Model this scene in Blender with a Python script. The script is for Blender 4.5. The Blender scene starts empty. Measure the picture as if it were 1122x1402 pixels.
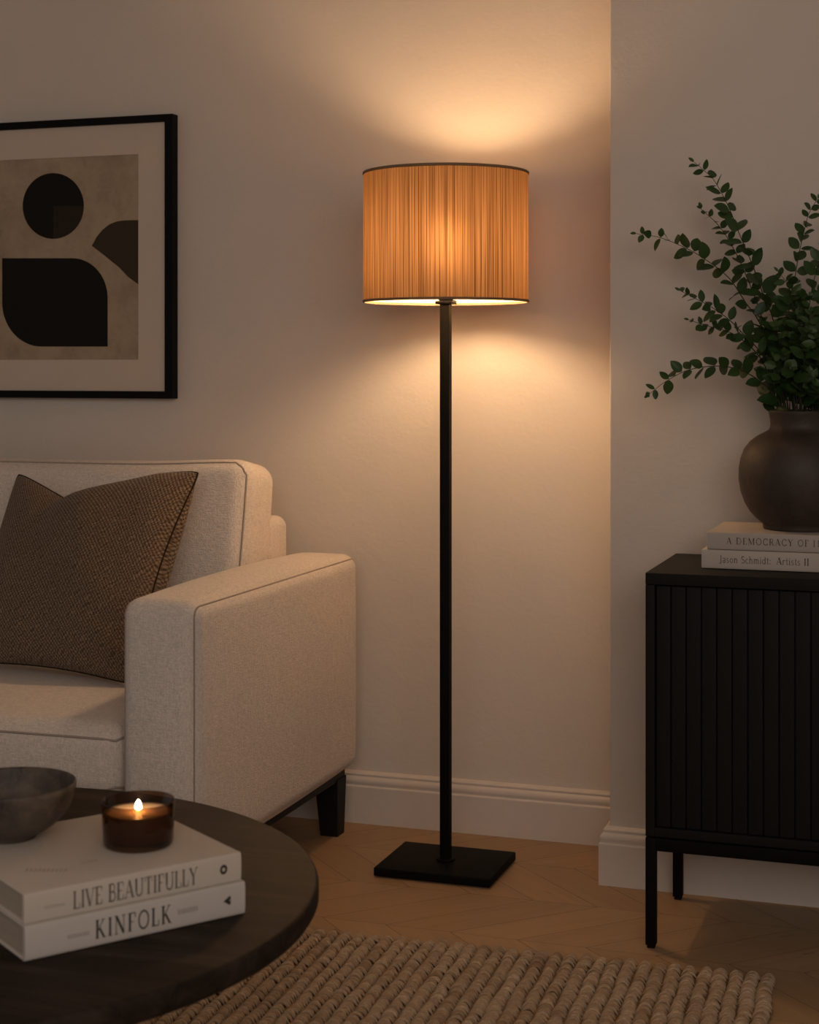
import bpy, math, random
import numpy as np
from mathutils import Vector, Matrix

random.seed(7)
rng = np.random.default_rng(7)
scene = bpy.context.scene
col = scene.collection

# ------------------------------------------------------------------ camera geometry
F_PX, EYE, HORIZON = 2270.0, 1.1, 500.0
TH = math.atan(0.34)
CT, ST = math.cos(TH), math.sin(TH)


def on_y(x, y, Y):
    """the place on the upright plane Y = const that the photograph shows at pixel (x, y)"""
    r = (x - 561.0) / F_PX
    X = Y * (r * CT - ST) / (CT + r * ST)
    d = -ST * X + CT * Y
    return X, EYE - (y - HORIZON) * d / F_PX


def on_z(x, y, Z):
    D = F_PX * (EYE - Z) / (y - HORIZON)
    xc = (x - 561.0) * D / F_PX
    return -ST * D + CT * xc, CT * D + ST * xc


cam_d = bpy.data.cameras.new('camera')
cam = bpy.data.objects.new('camera', cam_d)
col.objects.link(cam)
cam.location = (0, 0, EYE)
cam.rotation_euler = (math.pi / 2, 0, TH)
cam_d.sensor_fit = 'HORIZONTAL'
cam_d.sensor_width = 36.0
cam_d.lens = 36.0 * F_PX / 1122.0
cam_d.shift_y = -(701.0 - HORIZON) / 1122.0
cam_d.dof.use_dof = True
cam_d.dof.focus_distance = 3.45
cam_d.dof.aperture_fstop = 9.0
cam_d.clip_start = 0.05
scene.camera = cam


# ------------------------------------------------------------------ helpers
def tag(o, label=None, cat=None, group=None, kind=None):
    if label:
        o['label'] = label
    if cat:
        o['category'] = cat
    if group:
        o['group'] = group
    if kind:
        o['kind'] = kind
    return o


def thing(name, label, cat, loc, rz=0.0, group=None):
    o = bpy.data.objects.new(name, None)
    o.empty_display_size = 0.05
    o.location = loc
    o.rotation_euler = (0, 0, rz)
    col.objects.link(o)
    return tag(o, label, cat, group)


class MB:
    """collects geometry for one mesh"""

    def __init__(self):
        self.v, self.f, self.mi, self.sm = [], [], [], []

    def add(self, verts, faces, mi=0, smooth=False):
        o = len(self.v)
        self.v.extend([tuple(float(c) for c in p) for p in verts])
        for fc in faces:
            self.f.append(tuple(i + o for i in fc))
            self.mi.append(mi)
            self.sm.append(smooth)
        return o

    def box(self, a, b, mi=0, bevel=0.0, smooth=True):
        a = np.array(a, float)
        b = np.array(b, float)
        c, h = (a + b) / 2, (b - a) / 2
        if bevel <= 0:
            vs = [(c[0] + sx * h[0], c[1] + sy * h[1], c[2] + sz * h[2]) for sx in (-1, 1) for sy in (-1, 1) for sz in (-1, 1)]
            self.add(vs, [(0, 1, 3, 2), (4, 6, 7, 5), (0, 4, 5, 1), (2, 3, 7, 6), (0, 2, 6, 4), (1, 5, 7, 3)], mi, False)
        else:
            vs, fs = soft_box(h, min(bevel, h.min() * 0.98), 2, 1)
            self.add(vs + c, fs, mi, smooth)

    def tube(self, pts, r, n=8, closed=False, mi=0, caps=True):
        pts = np.array(pts, float)
        m = len(pts)
        rr = np.full(m, r) if np.isscalar(r) else np.array(r)
        up = np.array([0.0, 0.0, 1.0])
        vs = []
        prev = None
        for i in range(m):
            if closed:
                t = pts[(i + 1) % m] - pts[i - 1]
            else:
                t = pts[min(i + 1, m - 1)] - pts[max(i - 1, 0)]
            t = t / (np.linalg.norm(t) + 1e-12)
            if prev is None:
                a = np.cross(t, up)
                if np.linalg.norm(a) < 1e-3:
                    a = np.cross(t, (1.0, 0, 0))
            else:
                a = prev - t * prev.dot(t)
            a /= np.linalg.norm(a) + 1e-12
            prev = a
            b = np.cross(t, a)
            for k in range(n):
                w = 2 * math.pi * k / n
                vs.append(pts[i] + rr[i] * (math.cos(w) * a + math.sin(w) * b))
        fs = []
        for i in range(m if closed else m - 1):
            j = (i + 1) % m
            for k in range(n):
                l = (k + 1) % n
                fs.append((i * n + k, i * n + l, j * n + l, j * n + k))
        if caps and not closed:
            fs.append(tuple(range(n - 1, -1, -1)))
            fs.append(tuple((m - 1) * n + k for k in range(n)))
        self.add(vs, fs, mi, True)

    def lathe(self, prof, c=(0, 0, 0), n=64, mi=0, smooth=True):
        """prof: (radius, z) pairs, r = 0 closes"""
        vs, rows = [], []
        for (r, z) in prof:
            if r <= 1e-9:
                rows.append([len(vs)])
                vs.append((c[0], c[1], c[2] + z))
            else:
                rows.append(list(range(len(vs), len(vs) + n)))
                for k in range(n):
                    w = 2 * math.pi * k / n
                    vs.append((c[0] + r * math.cos(w), c[1] + r * math.sin(w), c[2] + z))
        fs = []
        for a, b in zip(rows[:-1], rows[1:]):
            for k in range(n):
                l = (k + 1) % n
                if len(a) == 1 and len(b) == 1:
                    continue
                if len(a) == 1:
                    fs.append((a[0], b[l], b[k]))
                elif len(b) == 1:
                    fs.append((a[k], a[l], b[0]))
                else:
                    fs.append((a[k], a[l], b[l], b[k]))
        self.add(vs, fs, mi, smooth)

    def prism(self, poly, e, mi=0):
        """poly: 3-D points of a planar polygon, e: extrusion vector"""
        n = len(poly)
        p = np.array(poly, float)
        e = np.array(e, float)
        vs = np.concatenate([p, p + e])
        fs = [tuple(range(n - 1, -1, -1)), tuple(range(n, 2 * n))]
        fs += [(i, (i + 1) % n, n + (i + 1) % n, n + i) for i in range(n)]
        self.add(vs, fs, mi, False)

    def build(self, name, mats, parent=None, uv=None):
        me = bpy.data.meshes.new(name)
        me.from_pydata(self.v, [], self.f)
        if not isinstance(mats, (list, tuple)):
            mats = [mats]
        for m in mats:
            me.materials.append(m)
        me.polygons.foreach_set('material_index', self.mi)
        me.polygons.foreach_set('use_smooth', self.sm)
        if uv is not None:
            lay = me.uv_layers.new(name='UVMap')
            li = np.zeros(len(me.loops), dtype=np.int32)
            me.loops.foreach_get('vertex_index', li)
            lay.data.foreach_set('uv', np.array(uv, np.float32)[li].ravel())
        me.update()
        o = bpy.data.objects.new(name, me)
        col.objects.link(o)
        if parent is not None:
            o.parent = parent
        return o


def axis_steps(h, r, ne, ni):
    e = [h - r + r * math.tan(math.pi / 4 * k / ne) for k in range(ne + 1)]
    i = list(np.linspace(-(h - r), h - r, ni + 1))
    return [-x for x in e[::-1]] + i[1:-1] + e


def soft_map(p, h, r, bulge=(0, 0, 0)):
    p = np.array(p, float)
    h = np.array(h, float)
    q = np.clip(p, -(h - r), h - r)
    d = p - q
    L = np.linalg.norm(d, axis=-1, keepdims=True)
    out = q + np.where(L > 1e-9, d / np.maximum(L, 1e-9) * r, 0)
    un = p / h
    for k in range(3):
        i, j = (k + 1) % 3, (k + 2) % 3
        out[..., k] += bulge[k] * un[..., k] * (1 - un[..., i] ** 2) * (1 - un[..., j] ** 2)
    return out


def soft_box(h, r, ne=4, ni=10, bulge=(0, 0, 0)):
    h = np.array(h, float)
    ax = [axis_steps(h[k], r, ne, ni) for k in range(3)]
    idx, vs, fs = {}, [], []

    def vid(p):
        key = (round(p[0], 7), round(p[1], 7), round(p[2], 7))
        if key not in idx:
            idx[key] = len(vs)
            vs.append(p)
        return idx[key]

    for k in range(3):
        i, j = (k + 1) % 3, (k + 2) % 3
        for s in (-1, 1):
            for a in range(len(ax[i]) - 1):
                for b in range(len(ax[j]) - 1):
                    q = []
                    for (aa, bb) in ((a, b), (a + 1, b), (a + 1, b + 1), (a, b + 1)):
                        p = [0, 0, 0]
                        p[k] = s * h[k]
                        p[i] = ax[i][aa]
                        p[j] = ax[j][bb]
                        q.append(vid(p))
                    fs.append(tuple(q) if s > 0 else tuple(q[::-1]))
    return soft_map(np.array(vs), h, r, bulge), fs


def rrect(hx, hy, r, n=5, m=8):
    """outline of a rounded rectangle, counter-clockwise, with points along the straight sides"""
    out = []
    cs = [(hx - r, hy - r, 0), (-(hx - r), hy - r, 90), (-(hx - r), -(hy - r), 180), (hx - r, -(hy - r), 270)]
    for q, (cx, cy, a0) in enumerate(cs):
        for k in range(n + 1):
            a = math.radians(a0 + 90 * k / n)
            out.append((cx + r * math.cos(a), cy + r * math.sin(a)))
        nx, ny, na = cs[(q + 1) % 4]
        p0 = np.array(out[-1])
        p1 = np.array((nx + r * math.cos(math.radians(na)), ny + r * math.sin(math.radians(na))))
        for k in range(1, m):
            out.append(tuple(p0 + (p1 - p0) * k / m))
    return out


# ------------------------------------------------------------------ materials
class Mat:
    def __init__(self, name):
        self.m = bpy.data.materials.new(name)
        self.m.use_nodes = True
        self.nt = self.m.node_tree
        self.nt.nodes.clear()
        self.out = self.n('ShaderNodeOutputMaterial')

    def n(self, t, **kw):
        nd = self.nt.nodes.new(t)
        for k, v in kw.items():
            setattr(nd, k, v)
        return nd

    def l(self, a, b):
        self.nt.links.new(a, b)

    def set(self, nd, **kw):
        for k, v in kw.items():
            nd.inputs[k.replace('_', ' ')].default_value = v
        return nd

    def coord(self, kind='Object', scale=(1, 1, 1), rot=(0, 0, 0)):
        tc = self.n('ShaderNodeTexCoord')
        mp = self.n('ShaderNodeMapping')
        mp.inputs['Scale'].default_value = scale
        mp.inputs['Rotation'].default_value = rot
        self.l(tc.outputs[kind], mp.inputs['Vector'])
        return mp.outputs['Vector']

    def noise(self, vec, scale, detail=3.0, rough=0.55, dist=0.0):
        nd = self.n('ShaderNodeTexNoise')
        self.l(vec, nd.inputs['Vector'])
        nd.inputs['Scale'].default_value = scale
        nd.inputs['Detail'].default_value = detail
        nd.inputs['Roughness'].default_value = rough
        nd.inputs['Distortion'].default_value = dist
        return nd.outputs['Fac']

    def ramp(self, fac, stops):
        r = self.n('ShaderNodeValToRGB')
        el = r.color_ramp.elements
        while len(el) < len(stops):
            el.new(0.5)
        for e, (p, c) in zip(el, stops):
            e.position = p
            e.color = (c[0], c[1], c[2], 1)
        self.l(fac, r.inputs['Fac'])
        return r.outputs['Color']

    def mix(self, fac, a, b, mode='MIX'):
        m = self.n('ShaderNodeMix', data_type='RGBA', blend_type=mode)
        for sock, v in ((m.inputs[0], fac), (m.inputs[6], a), (m.inputs[7], b)):
            if hasattr(v, 'is_output'):
                self.l(v, sock)
            elif isinstance(v, (int, float)):
                sock.default_value = v
            else:
                sock.default_value = (v[0], v[1], v[2], 1)
        return m.outputs[2]

    def math(self, op, a, b=0.0, c=None):
        m = self.n('ShaderNodeMath', operation=op)
        for sock, v in zip(m.inputs, (a, b, c)):
            if v is None:
                continue
            if hasattr(v, 'is_output'):
                self.l(v, sock)
            else:
                sock.default_value = v
        return m.outputs[0]

    def bump(self, h, strength=0.3, dist=0.002, normal=None):
        b = self.n('ShaderNodeBump')
        b.inputs['Strength'].default_value = strength
        b.inputs['Distance'].default_value = dist
        self.l(h, b.inputs['Height'])
        if normal is not None:
            self.l(normal, b.inputs['Normal'])
        return b.outputs['Normal']

    def pbr(self, color, rough=0.6, normal=None, spec=0.5, metal=0.0, sheen=0.0, coat=0.0):
        p = self.n('ShaderNodeBsdfPrincipled')
        if hasattr(color, 'is_output'):
            self.l(color, p.inputs['Base Color'])
        else:
            p.inputs['Base Color'].default_value = (color[0], color[1], color[2], 1)
        if hasattr(rough, 'is_output'):
            self.l(rough, p.inputs['Roughness'])
        else:
            p.inputs['Roughness'].default_value = rough
        p.inputs['Specular IOR Level'].default_value = spec
        p.inputs['Metallic'].default_value = metal
        p.inputs['Sheen Weight'].default_value = sheen
        p.inputs['Coat Weight'].default_value = coat
        if normal is not None:
            self.l(normal, p.inputs['Normal'])
        self.l(p.outputs[0], self.out.inputs['Surface'])
        return p


def m_wall():
    M = Mat('plaster_wall')
    v = M.coord()
    big = M.noise(v, 1.6, 3)
    c = M.ramp(big, [(0.3, (0.625, 0.555, 0.49)), (0.7, (0.66, 0.59, 0.525))])
    fine = M.noise(v, 95, 4, 0.6)
    mid = M.noise(v, 16, 3, 0.5)
    h = M.math('ADD', M.math('MULTIPLY', fine, 0.5), mid)
    M.pbr(c, 0.85, M.bump(h, 0.4, 0.003), 0.2)
    return M.m


def m_paint(name, color, rough=0.5, spec=0.4):
    M = Mat(name)
    v = M.coord()
    n = M.noise(v, 40, 3)
    c = M.mix(n, [x * 0.96 for x in color], [min(1, x * 1.04) for x in color])
    M.pbr(c, rough, M.bump(M.noise(v, 220, 2), 0.08, 0.0006), spec)
    return M.m


def m_floor():
    M = Mat('oak_chevron')
    v = M.coord('UV')
    at = M.n('ShaderNodeAttribute', attribute_name='plank')
    tone = at.outputs['Fac']
    sep = M.n('ShaderNodeSeparateXYZ')
    M.l(v, sep.inputs[0])
    cb = M.n('ShaderNodeCombineXYZ')
    M.l(sep.outputs[0], cb.inputs[0])
    M.l(sep.outputs[1], cb.inputs[1])
    M.l(M.math('MULTIPLY', tone, 37.0), cb.inputs[2])
    mp = M.n('ShaderNodeMapping')
    mp.inputs['Scale'].default_value = (3.0, 46.0, 1.0)
    M.l(cb.outputs[0], mp.inputs['Vector'])
    g1 = M.noise(mp.outputs[0], 1.0, 5, 0.6, 0.6)
    mp2 = M.n('ShaderNodeMapping')
    mp2.inputs['Scale'].default_value = (9.0, 260.0, 1.0)
    M.l(cb.outputs[0], mp2.inputs['Vector'])
    g2 = M.noise(mp2.outputs[0], 1.0, 3, 0.6)
    base = M.ramp(tone, [(0.0, (0.345, 0.212, 0.108)), (0.5, (0.395, 0.248, 0.130)), (1.0, (0.44, 0.285, 0.153))])
    c = M.mix(M.math('MULTIPLY', g1, 0.8), base, (0.19, 0.108, 0.055))
    c = M.mix(M.math('MULTIPLY', g2, 0.5), c, (0.47, 0.31, 0.175))
    mp3 = M.n('ShaderNodeMapping')
    mp3.inputs['Scale'].default_value = (14.0, 60.0, 1.0)
    M.l(cb.outputs[0], mp3.inputs['Vector'])
    kn = M.noise(mp3.outputs[0], 1.0, 2)
    c = M.mix(M.ramp(kn, [(0.70, (0, 0, 0)), (0.78, (0.6, 0.6, 0.6))]), c, (0.12, 0.065, 0.034))
    M.pbr(c, 0.5, M.bump(M.math('ADD', g1, g2), 0.18, 0.0008), 0.35)
    return M.m


def m_fabric(name, color, scale=900.0, var=0.16, strength=0.5, uv=False, dark=None, dist=0.0012):
    M = Mat(name)
    v = M.coord('UV' if uv else 'Object')
    # cross weave: thin slubs in two directions
    outs = []
    sep = M.n('ShaderNodeSeparateXYZ')
    M.l(v, sep.inputs[0])
    wob = M.noise(v, scale * 0.02, 2)
    for sc in ((0.22, 1, 1), (1, 0.22, 1), (1, 1, 0.22)):
        mp = M.n('ShaderNodeMapping')
        mp.inputs['Scale'].default_value = sc
        M.l(v, mp.inputs['Vector'])
        outs.append(M.noise(mp.outputs[0], scale * 0.55, 2, 0.6, 0.3))
    h = M.math('ADD', M.math('ADD', outs[0], outs[1]), outs[2])
    h = M.math('MULTIPLY', h, 0.3333)
    big = M.noise(v, 9, 3)
    lo = [x * (1 - var) for x in color] if dark is None else dark
    hi = [min(1, x * (1 + var)) for x in color]
    c = M.ramp(h, [(0.36, lo), (0.64, hi)])
    c = M.mix(M.math('MULTIPLY', big, 0.18), c, [x * 0.86 for x in color])
    b1 = M.bump(M.noise(v, 11, 4), 0.4, 0.008)
    M.pbr(c, 0.92, M.bump(h, strength, dist, b1), 0.15, sheen=0.12)
    return M.m


def m_pillow():
    M = Mat('woven_brown_wool')
    v = M.coord('UV')
    n = M.noise(v, 7, 3)
    sep = M.n('ShaderNodeSeparateXYZ')
    M.l(v, sep.inputs[0])
    jit = M.noise(v, 55, 3)
    a = M.math('ADD', M.math('MULTIPLY', sep.outputs[0], 760.0), M.math('MULTIPLY', jit, 13.0))
    b = M.math('ADD', M.math('MULTIPLY', sep.outputs[1], 640.0), M.math('MULTIPLY', jit, -13.0))
    w = M.math('MULTIPLY', M.math('SINE', a), M.math('SINE', b))
    w = M.math('MULTIPLY_ADD', w, 0.5, 0.5)
    fz = M.noise(v, 330, 3, 0.7)
    h = M.math('ADD', M.math('MULTIPLY', w, 0.5), M.math('MULTIPLY', fz, 0.6))
    c = M.ramp(h, [(0.3, (0.050, 0.032, 0.019)), (0.55, (0.145, 0.097, 0.062)), (0.82, (0.34, 0.245, 0.17))])
    c = M.mix(M.math('MULTIPLY', n, 0.35), c, (0.09, 0.055, 0.032))
    M.pbr(c, 0.95, M.bump(h, 0.7, 0.003), 0.1, sheen=0.1)
    return M.m


def m_rug():
    M = Mat('jute_braid')
    at = M.n('ShaderNodeAttribute', attribute_name='strand')
    v = M.coord()
    fib = M.noise(M.coord('UV', (2.2, 13.0, 1.0)), 1.0, 3, 0.7)
    c = M.ramp(at.outputs['Fac'], [(0.0, (0.29, 0.19, 0.115)), (0.5, (0.47, 0.335, 0.22)), (1.0, (0.62, 0.475, 0.33))])
    c = M.mix(M.ramp(fib, [(0.42, (0, 0, 0)), (0.66, (0.75, 0.75, 0.75))]), c, (0.24, 0.15, 0.085))
    M.pbr(c, 0.9, M.bump(fib, 0.8, 0.0016), 0.1)
    return M.m


def m_dark_wood():
    M = Mat('dark_stained_wood')
    v = M.coord('Object', (2.2, 26, 26), (0, 0, 0.95))
    g = M.noise(v, 1.0, 5, 0.62, 0.8)
    g2 = M.noise(M.coord('Object', (9, 190, 190), (0, 0, 0.95)), 1.0, 3)
    c = M.ramp(g, [(0.30, (0.008, 0.0055, 0.004)), (0.5, (0.020, 0.0142, 0.0105)), (0.72, (0.052, 0.036, 0.0255))])
    c = M.mix(M.math('MULTIPLY', g2, 0.4), c, (0.020, 0.014, 0.010))
    M.pbr(c, 0.58, M.bump(M.math('ADD', g, g2), 0.25, 0.0006), 0.13)
    return M.m


def m_black(name, color=(0.012, 0.011, 0.010), rough=0.45, spec=0.4, grain=False):
    M = Mat(name)
    v = M.coord('Object', (30, 30, 3) if grain else (1, 1, 1))
    n = M.noise(v, 6 if grain else 260, 3)
    c = M.mix(n, [x * 0.8 for x in color], [x * 1.25 for x in color])
    M.pbr(c, rough, M.bump(n, 0.08, 0.0005), spec)
    return M.m


def m_stone(name, lo, hi, rough=0.7, scale=14.0, strength=0.4, band=None):
    M = Mat(name)
    v = M.coord()
    a = M.noise(v, scale, 5, 0.6, 0.4)
    b = M.noise(v, scale * 9, 4, 0.65)
    c = M.ramp(a, [(0.3, lo), (0.72, hi)])
    c = M.mix(M.math('MULTIPLY', b, 0.35), c, lo)
    sp = M.n('ShaderNodeTexVoronoi')
    M.l(v, sp.inputs['Vector'])
    sp.inputs['Scale'].default_value = 160
    c = M.mix(M.ramp(sp.outputs['Distance'], [(0.08, (0.5, 0.5, 0.5)), (0.16, (0, 0, 0))]), c, [x * 1.5 for x in hi])
    M.pbr(c, rough, M.bump(M.math('ADD', a, b), strength, 0.002), 0.35)
    return M.m


def m_paper(name, color, rough=0.75):
    M = Mat(name)
    v = M.coord()
    n = M.noise(v, 18, 4)
    c = M.mix(n, [x * 0.95 for x in color], [min(1, x * 1.04) for x in color])
    M.pbr(c, rough, M.bump(M.noise(v, 600, 2), 0.12, 0.0004), 0.25)
    return M.m


def m_pages():
    M = Mat('page_block')
    n = M.noise(M.coord('Object', (1.5, 1.5, 900)), 1.0, 2)
    c = M.ramp(n, [(0.35, (0.30, 0.245, 0.19)), (0.65, (0.50, 0.43, 0.35))])
    M.pbr(c, 0.9, M.bump(n, 0.3, 0.0005), 0.1)
    return M.m


def m_parchment():
    M = Mat('art_print_paper')
    v = M.coord()
    a = M.noise(v, 6, 6, 0.7)
    b = M.noise(v, 40, 5, 0.7)
    c = M.ramp(a, [(0.32, (0.27, 0.20, 0.135)), (0.52, (0.385, 0.295, 0.205)), (0.72, (0.46, 0.36, 0.255))])
    c = M.mix(M.ramp(b, [(0.55, (0, 0, 0)), (0.8, (0.5, 0.5, 0.5))]), c, (0.24, 0.17, 0.105))
    M.pbr(c, 0.85, None, 0.15)
    return M.m


def m_shade():
    M = Mat('reed_lampshade')
    v = M.coord('UV')
    sep = M.n('ShaderNodeSeparateXYZ')
    M.l(v, sep.inputs[0])

    def stripe(su, sv, det=2.0):
        cb = M.n('ShaderNodeCombineXYZ')
        M.l(M.math('MULTIPLY', sep.outputs[0], su), cb.inputs[0])
        M.l(M.math('MULTIPLY', sep.outputs[1], sv), cb.inputs[1])
        return M.noise(cb.outputs[0], 1.0, det, 0.6)

    fine = stripe(560, 2.6)
    wide = stripe(300, 1.6)
    fleck = stripe(900, 26)
    s = M.math('ADD', M.math('MULTIPLY', fine, 0.72), M.math('MULTIPLY', wide, 0.28))
    dk = M.ramp(s, [(0.36, (0.20, 0.17, 0.15)), (0.46, (0.60, 0.56, 0.52)), (0.58, (1.0, 1.0, 1.0)), (0.68, (1.25, 1.25, 1.25))])
    dk = M.mix(M.ramp(fleck, [(0.64, (0, 0, 0)), (0.74, (0.4, 0.4, 0.4))]), dk, (0.35, 0.33, 0.3))
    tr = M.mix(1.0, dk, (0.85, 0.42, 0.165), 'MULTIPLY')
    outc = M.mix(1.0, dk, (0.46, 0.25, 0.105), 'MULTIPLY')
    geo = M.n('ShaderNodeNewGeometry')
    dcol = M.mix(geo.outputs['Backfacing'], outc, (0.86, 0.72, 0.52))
    d = M.n('ShaderNodeBsdfDiffuse')
    M.l(dcol, d.inputs['Color'])
    t = M.n('ShaderNodeBsdfTranslucent')
    M.l(tr, t.inputs['Color'])
    bp = M.bump(s, 0.4, 0.001)
    M.l(bp, d.inputs['Normal'])
    mx = M.n('ShaderNodeMixShader')
    mx.inputs[0].default_value = SHADE_T
    M.l(d.outputs[0], mx.inputs[1])
    M.l(t.outputs[0], mx.inputs[2])
    rf = M.n('ShaderNodeBsdfRefraction')
    rf.inputs['Roughness'].default_value = 0.9
    rf.inputs['IOR'].default_value = 1.3
    M.l(tr, rf.inputs['Color'])
    m2 = M.n('ShaderNodeMixShader')
    m2.inputs[0].default_value = SHADE_HOT
    M.l(mx.outputs[0], m2.inputs[1])
    M.l(rf.outputs[0], m2.inputs[2])
    M.l(m2.outputs[0], M.out.inputs['Surface'])
    return M.m


def m_emit(name, color, strength):
    M = Mat(name)
    e = M.n('ShaderNodeEmission')
    e.inputs['Color'].default_value = (*color, 1)
    e.inputs['Strength'].default_value = strength
    M.l(e.outputs[0], M.out.inputs['Surface'])
    return M.m


def m_glass(name, tint):
    M = Mat(name)
    t = M.n('ShaderNodeBsdfTransparent')
    t.inputs['Color'].default_value = (*tint, 1)
    g = M.n('ShaderNodeBsdfGlossy')
    g.inputs['Roughness'].default_value = 0.06
    g.inputs['Color'].default_value = (1, 1, 1, 1)
    fr = M.n('ShaderNodeLayerWeight')
    fr.inputs['Blend'].default_value = 0.5
    mx = M.n('ShaderNodeMixShader')
    M.l(M.math('MULTIPLY_ADD', M.math('POWER', fr.outputs['Facing'], 4.0), 0.5, 0.04), mx.inputs[0])
    M.l(t.outputs[0], mx.inputs[1])
    M.l(g.outputs[0], mx.inputs[2])
    M.l(mx.outputs[0], M.out.inputs['Surface'])
    return M.m


def m_wax():
    M = Mat('candle_wax')
    p = M.pbr((0.66, 0.45, 0.27), 0.5, None, 0.3)
    p.inputs['Subsurface Weight'].default_value = 0.04
    p.inputs['Subsurface Radius'].default_value = (0.02, 0.008, 0.003)
    p.inputs['Subsurface Scale'].default_value = 0.5
    return M.m


def m_leaf():
    M = Mat('green_leaf')
    v = M.coord()
    oi = M.n('ShaderNodeAttribute', attribute_name='tone')
    c = M.ramp(oi.outputs['Fac'], [(0.0, (0.014, 0.038, 0.010)), (0.6, (0.030, 0.070, 0.018)), (1.0, (0.058, 0.108, 0.030))])
    c = M.mix(M.math('MULTIPLY', M.noise(v, 60, 3), 0.4), c, (0.016, 0.036, 0.010))
    p = M.pbr(c, 0.42, None, 0.3)
    t = M.n('ShaderNodeBsdfTranslucent')
    t.inputs['Color'].default_value = (0.06, 0.12, 0.02, 1)
    mx = M.n('ShaderNodeMixShader')
    mx.inputs[0].default_value = 0.15
    M.l(p.outputs[0], mx.inputs[1])
    M.l(t.outputs[0], mx.inputs[2])
    M.l(mx.outputs[0], M.out.inputs['Surface'])
    return M.m


SHADE_T = 0.052
SHADE_HOT = 0.0055
BULB = 188.0
WORLD = 0.25
KEY = 54.0
WALL = m_wall()
TRIM = m_paint('satin_trim_paint', (0.65, 0.575, 0.51), 0.42)
CEIL = m_paint('ceiling_paint', (0.62, 0.57, 0.51), 0.9, 0.2)
OAK = m_floor()
GAP = m_black('plank_gap', (0.05, 0.028, 0.014), 0.9, 0.1)
LINEN = m_fabric('beige_linen', (0.68, 0.595, 0.525), 620.0, 0.20, 0.95, False, None, 0.003)
PIPING = m_fabric('linen_piping', (0.36, 0.295, 0.245))
WOOL = m_pillow()
WOOLPIPE = m_black('brown_wool_cord', (0.030, 0.018, 0.010), 0.95, 0.1)
JUTE = m_rug()
DARKWOOD = m_dark_wood()
BLACKMETAL = m_black('black_metal', (0.0045, 0.0040, 0.0036), 0.6, 0.09)
BLACKWOOD = m_black('black_stained_oak', (0.0085, 0.0078, 0.0072), 0.6, 0.13, True)
LEGWOOD = m_black('espresso_wood', (0.008, 0.0065, 0.0055), 0.55, 0.2, True)
FRAME = m_black('black_frame', (0.004, 0.004, 0.004), 0.6, 0.12)
VASE = m_stone('dark_stoneware', (0.026, 0.019, 0.014), (0.062, 0.045, 0.033), 0.55, 12.0, 0.5)
BOWL = m_stone('grey_brown_stoneware', (0.026, 0.020, 0.0155), (0.150, 0.116, 0.088), 0.55, 24.0, 0.5)
COVER_A = m_paper('ivory_book_cloth', (0.56, 0.49, 0.42))
COVER_B = m_paper('grey_white_book_cloth', (0.53, 0.475, 0.425))
COVER_C = m_paper('grey_book_cover', (0.40, 0.35, 0.31))
COVER_D = m_paper('warm_grey_book_cover', (0.47, 0.405, 0.35))
INK = m_black('book_ink', (0.040, 0.034, 0.030), 0.7, 0.15)
INKSOFT = m_black('faded_ink', (0.26, 0.22, 0.185), 0.8, 0.1)
INKTAUPE = m_black('taupe_ink', (0.15, 0.12, 0.10), 0.8, 0.1)
PAGES = m_pages()
MATBOARD = m_paper('mat_board', (0.60, 0.50, 0.41))
PRINT = m_parchment()
ARTBLACK = m_black('print_black', (0.014, 0.012, 0.010), 0.8, 0.1)
ARTBROWN = m_black('print_brown_black', (0.030, 0.023, 0.017), 0.8, 0.1)
ARTUMBER = m_black('print_umber', (0.050, 0.037, 0.026), 0.8, 0.1)
SHADE = m_shade()
SHADETRIM = m_paint('shade_trim_tape', (0.20, 0.125, 0.068), 0.7)
BULBMAT = m_emit('lit_bulb', (1.0, 0.665, 0.37), BULB)
FLAME = m_emit('candle_flame', (1.0, 0.66, 0.34), 90.0)
GLASS = m_glass('smoked_amber_glass', (0.46, 0.345, 0.235))
WAX = m_wax()
LEAF = m_leaf()
STEM = m_black('leaf_stem', (0.035, 0.032, 0.016), 0.7, 0.2)

# ------------------------------------------------------------------ the setting
XL, XR, YB, CEILZ = -5.0, 3.4, -2.6, 2.62
WY, PY, PX = 3.75, 3.47, -0.7305      # back wall, pier face, pier corner


def wall_box(name, a, b, m):
    mb = MB()
    mb.box(a, b)
    return tag(mb.build(name, m), kind='structure')


wall_box('wall_back', (XL, WY, 0), (XR, WY + 0.12, CEILZ), WALL)
mb = MB()
mb.box((PX, PY, 0), (XR, WY, CEILZ), 0, 0.003)
tag(mb.build('wall_right', WALL), kind='structure')
wall_box('ceiling', (XL, YB, CEILZ), (XR, WY + 0.12, CEILZ + 0.1), CEIL)

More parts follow.
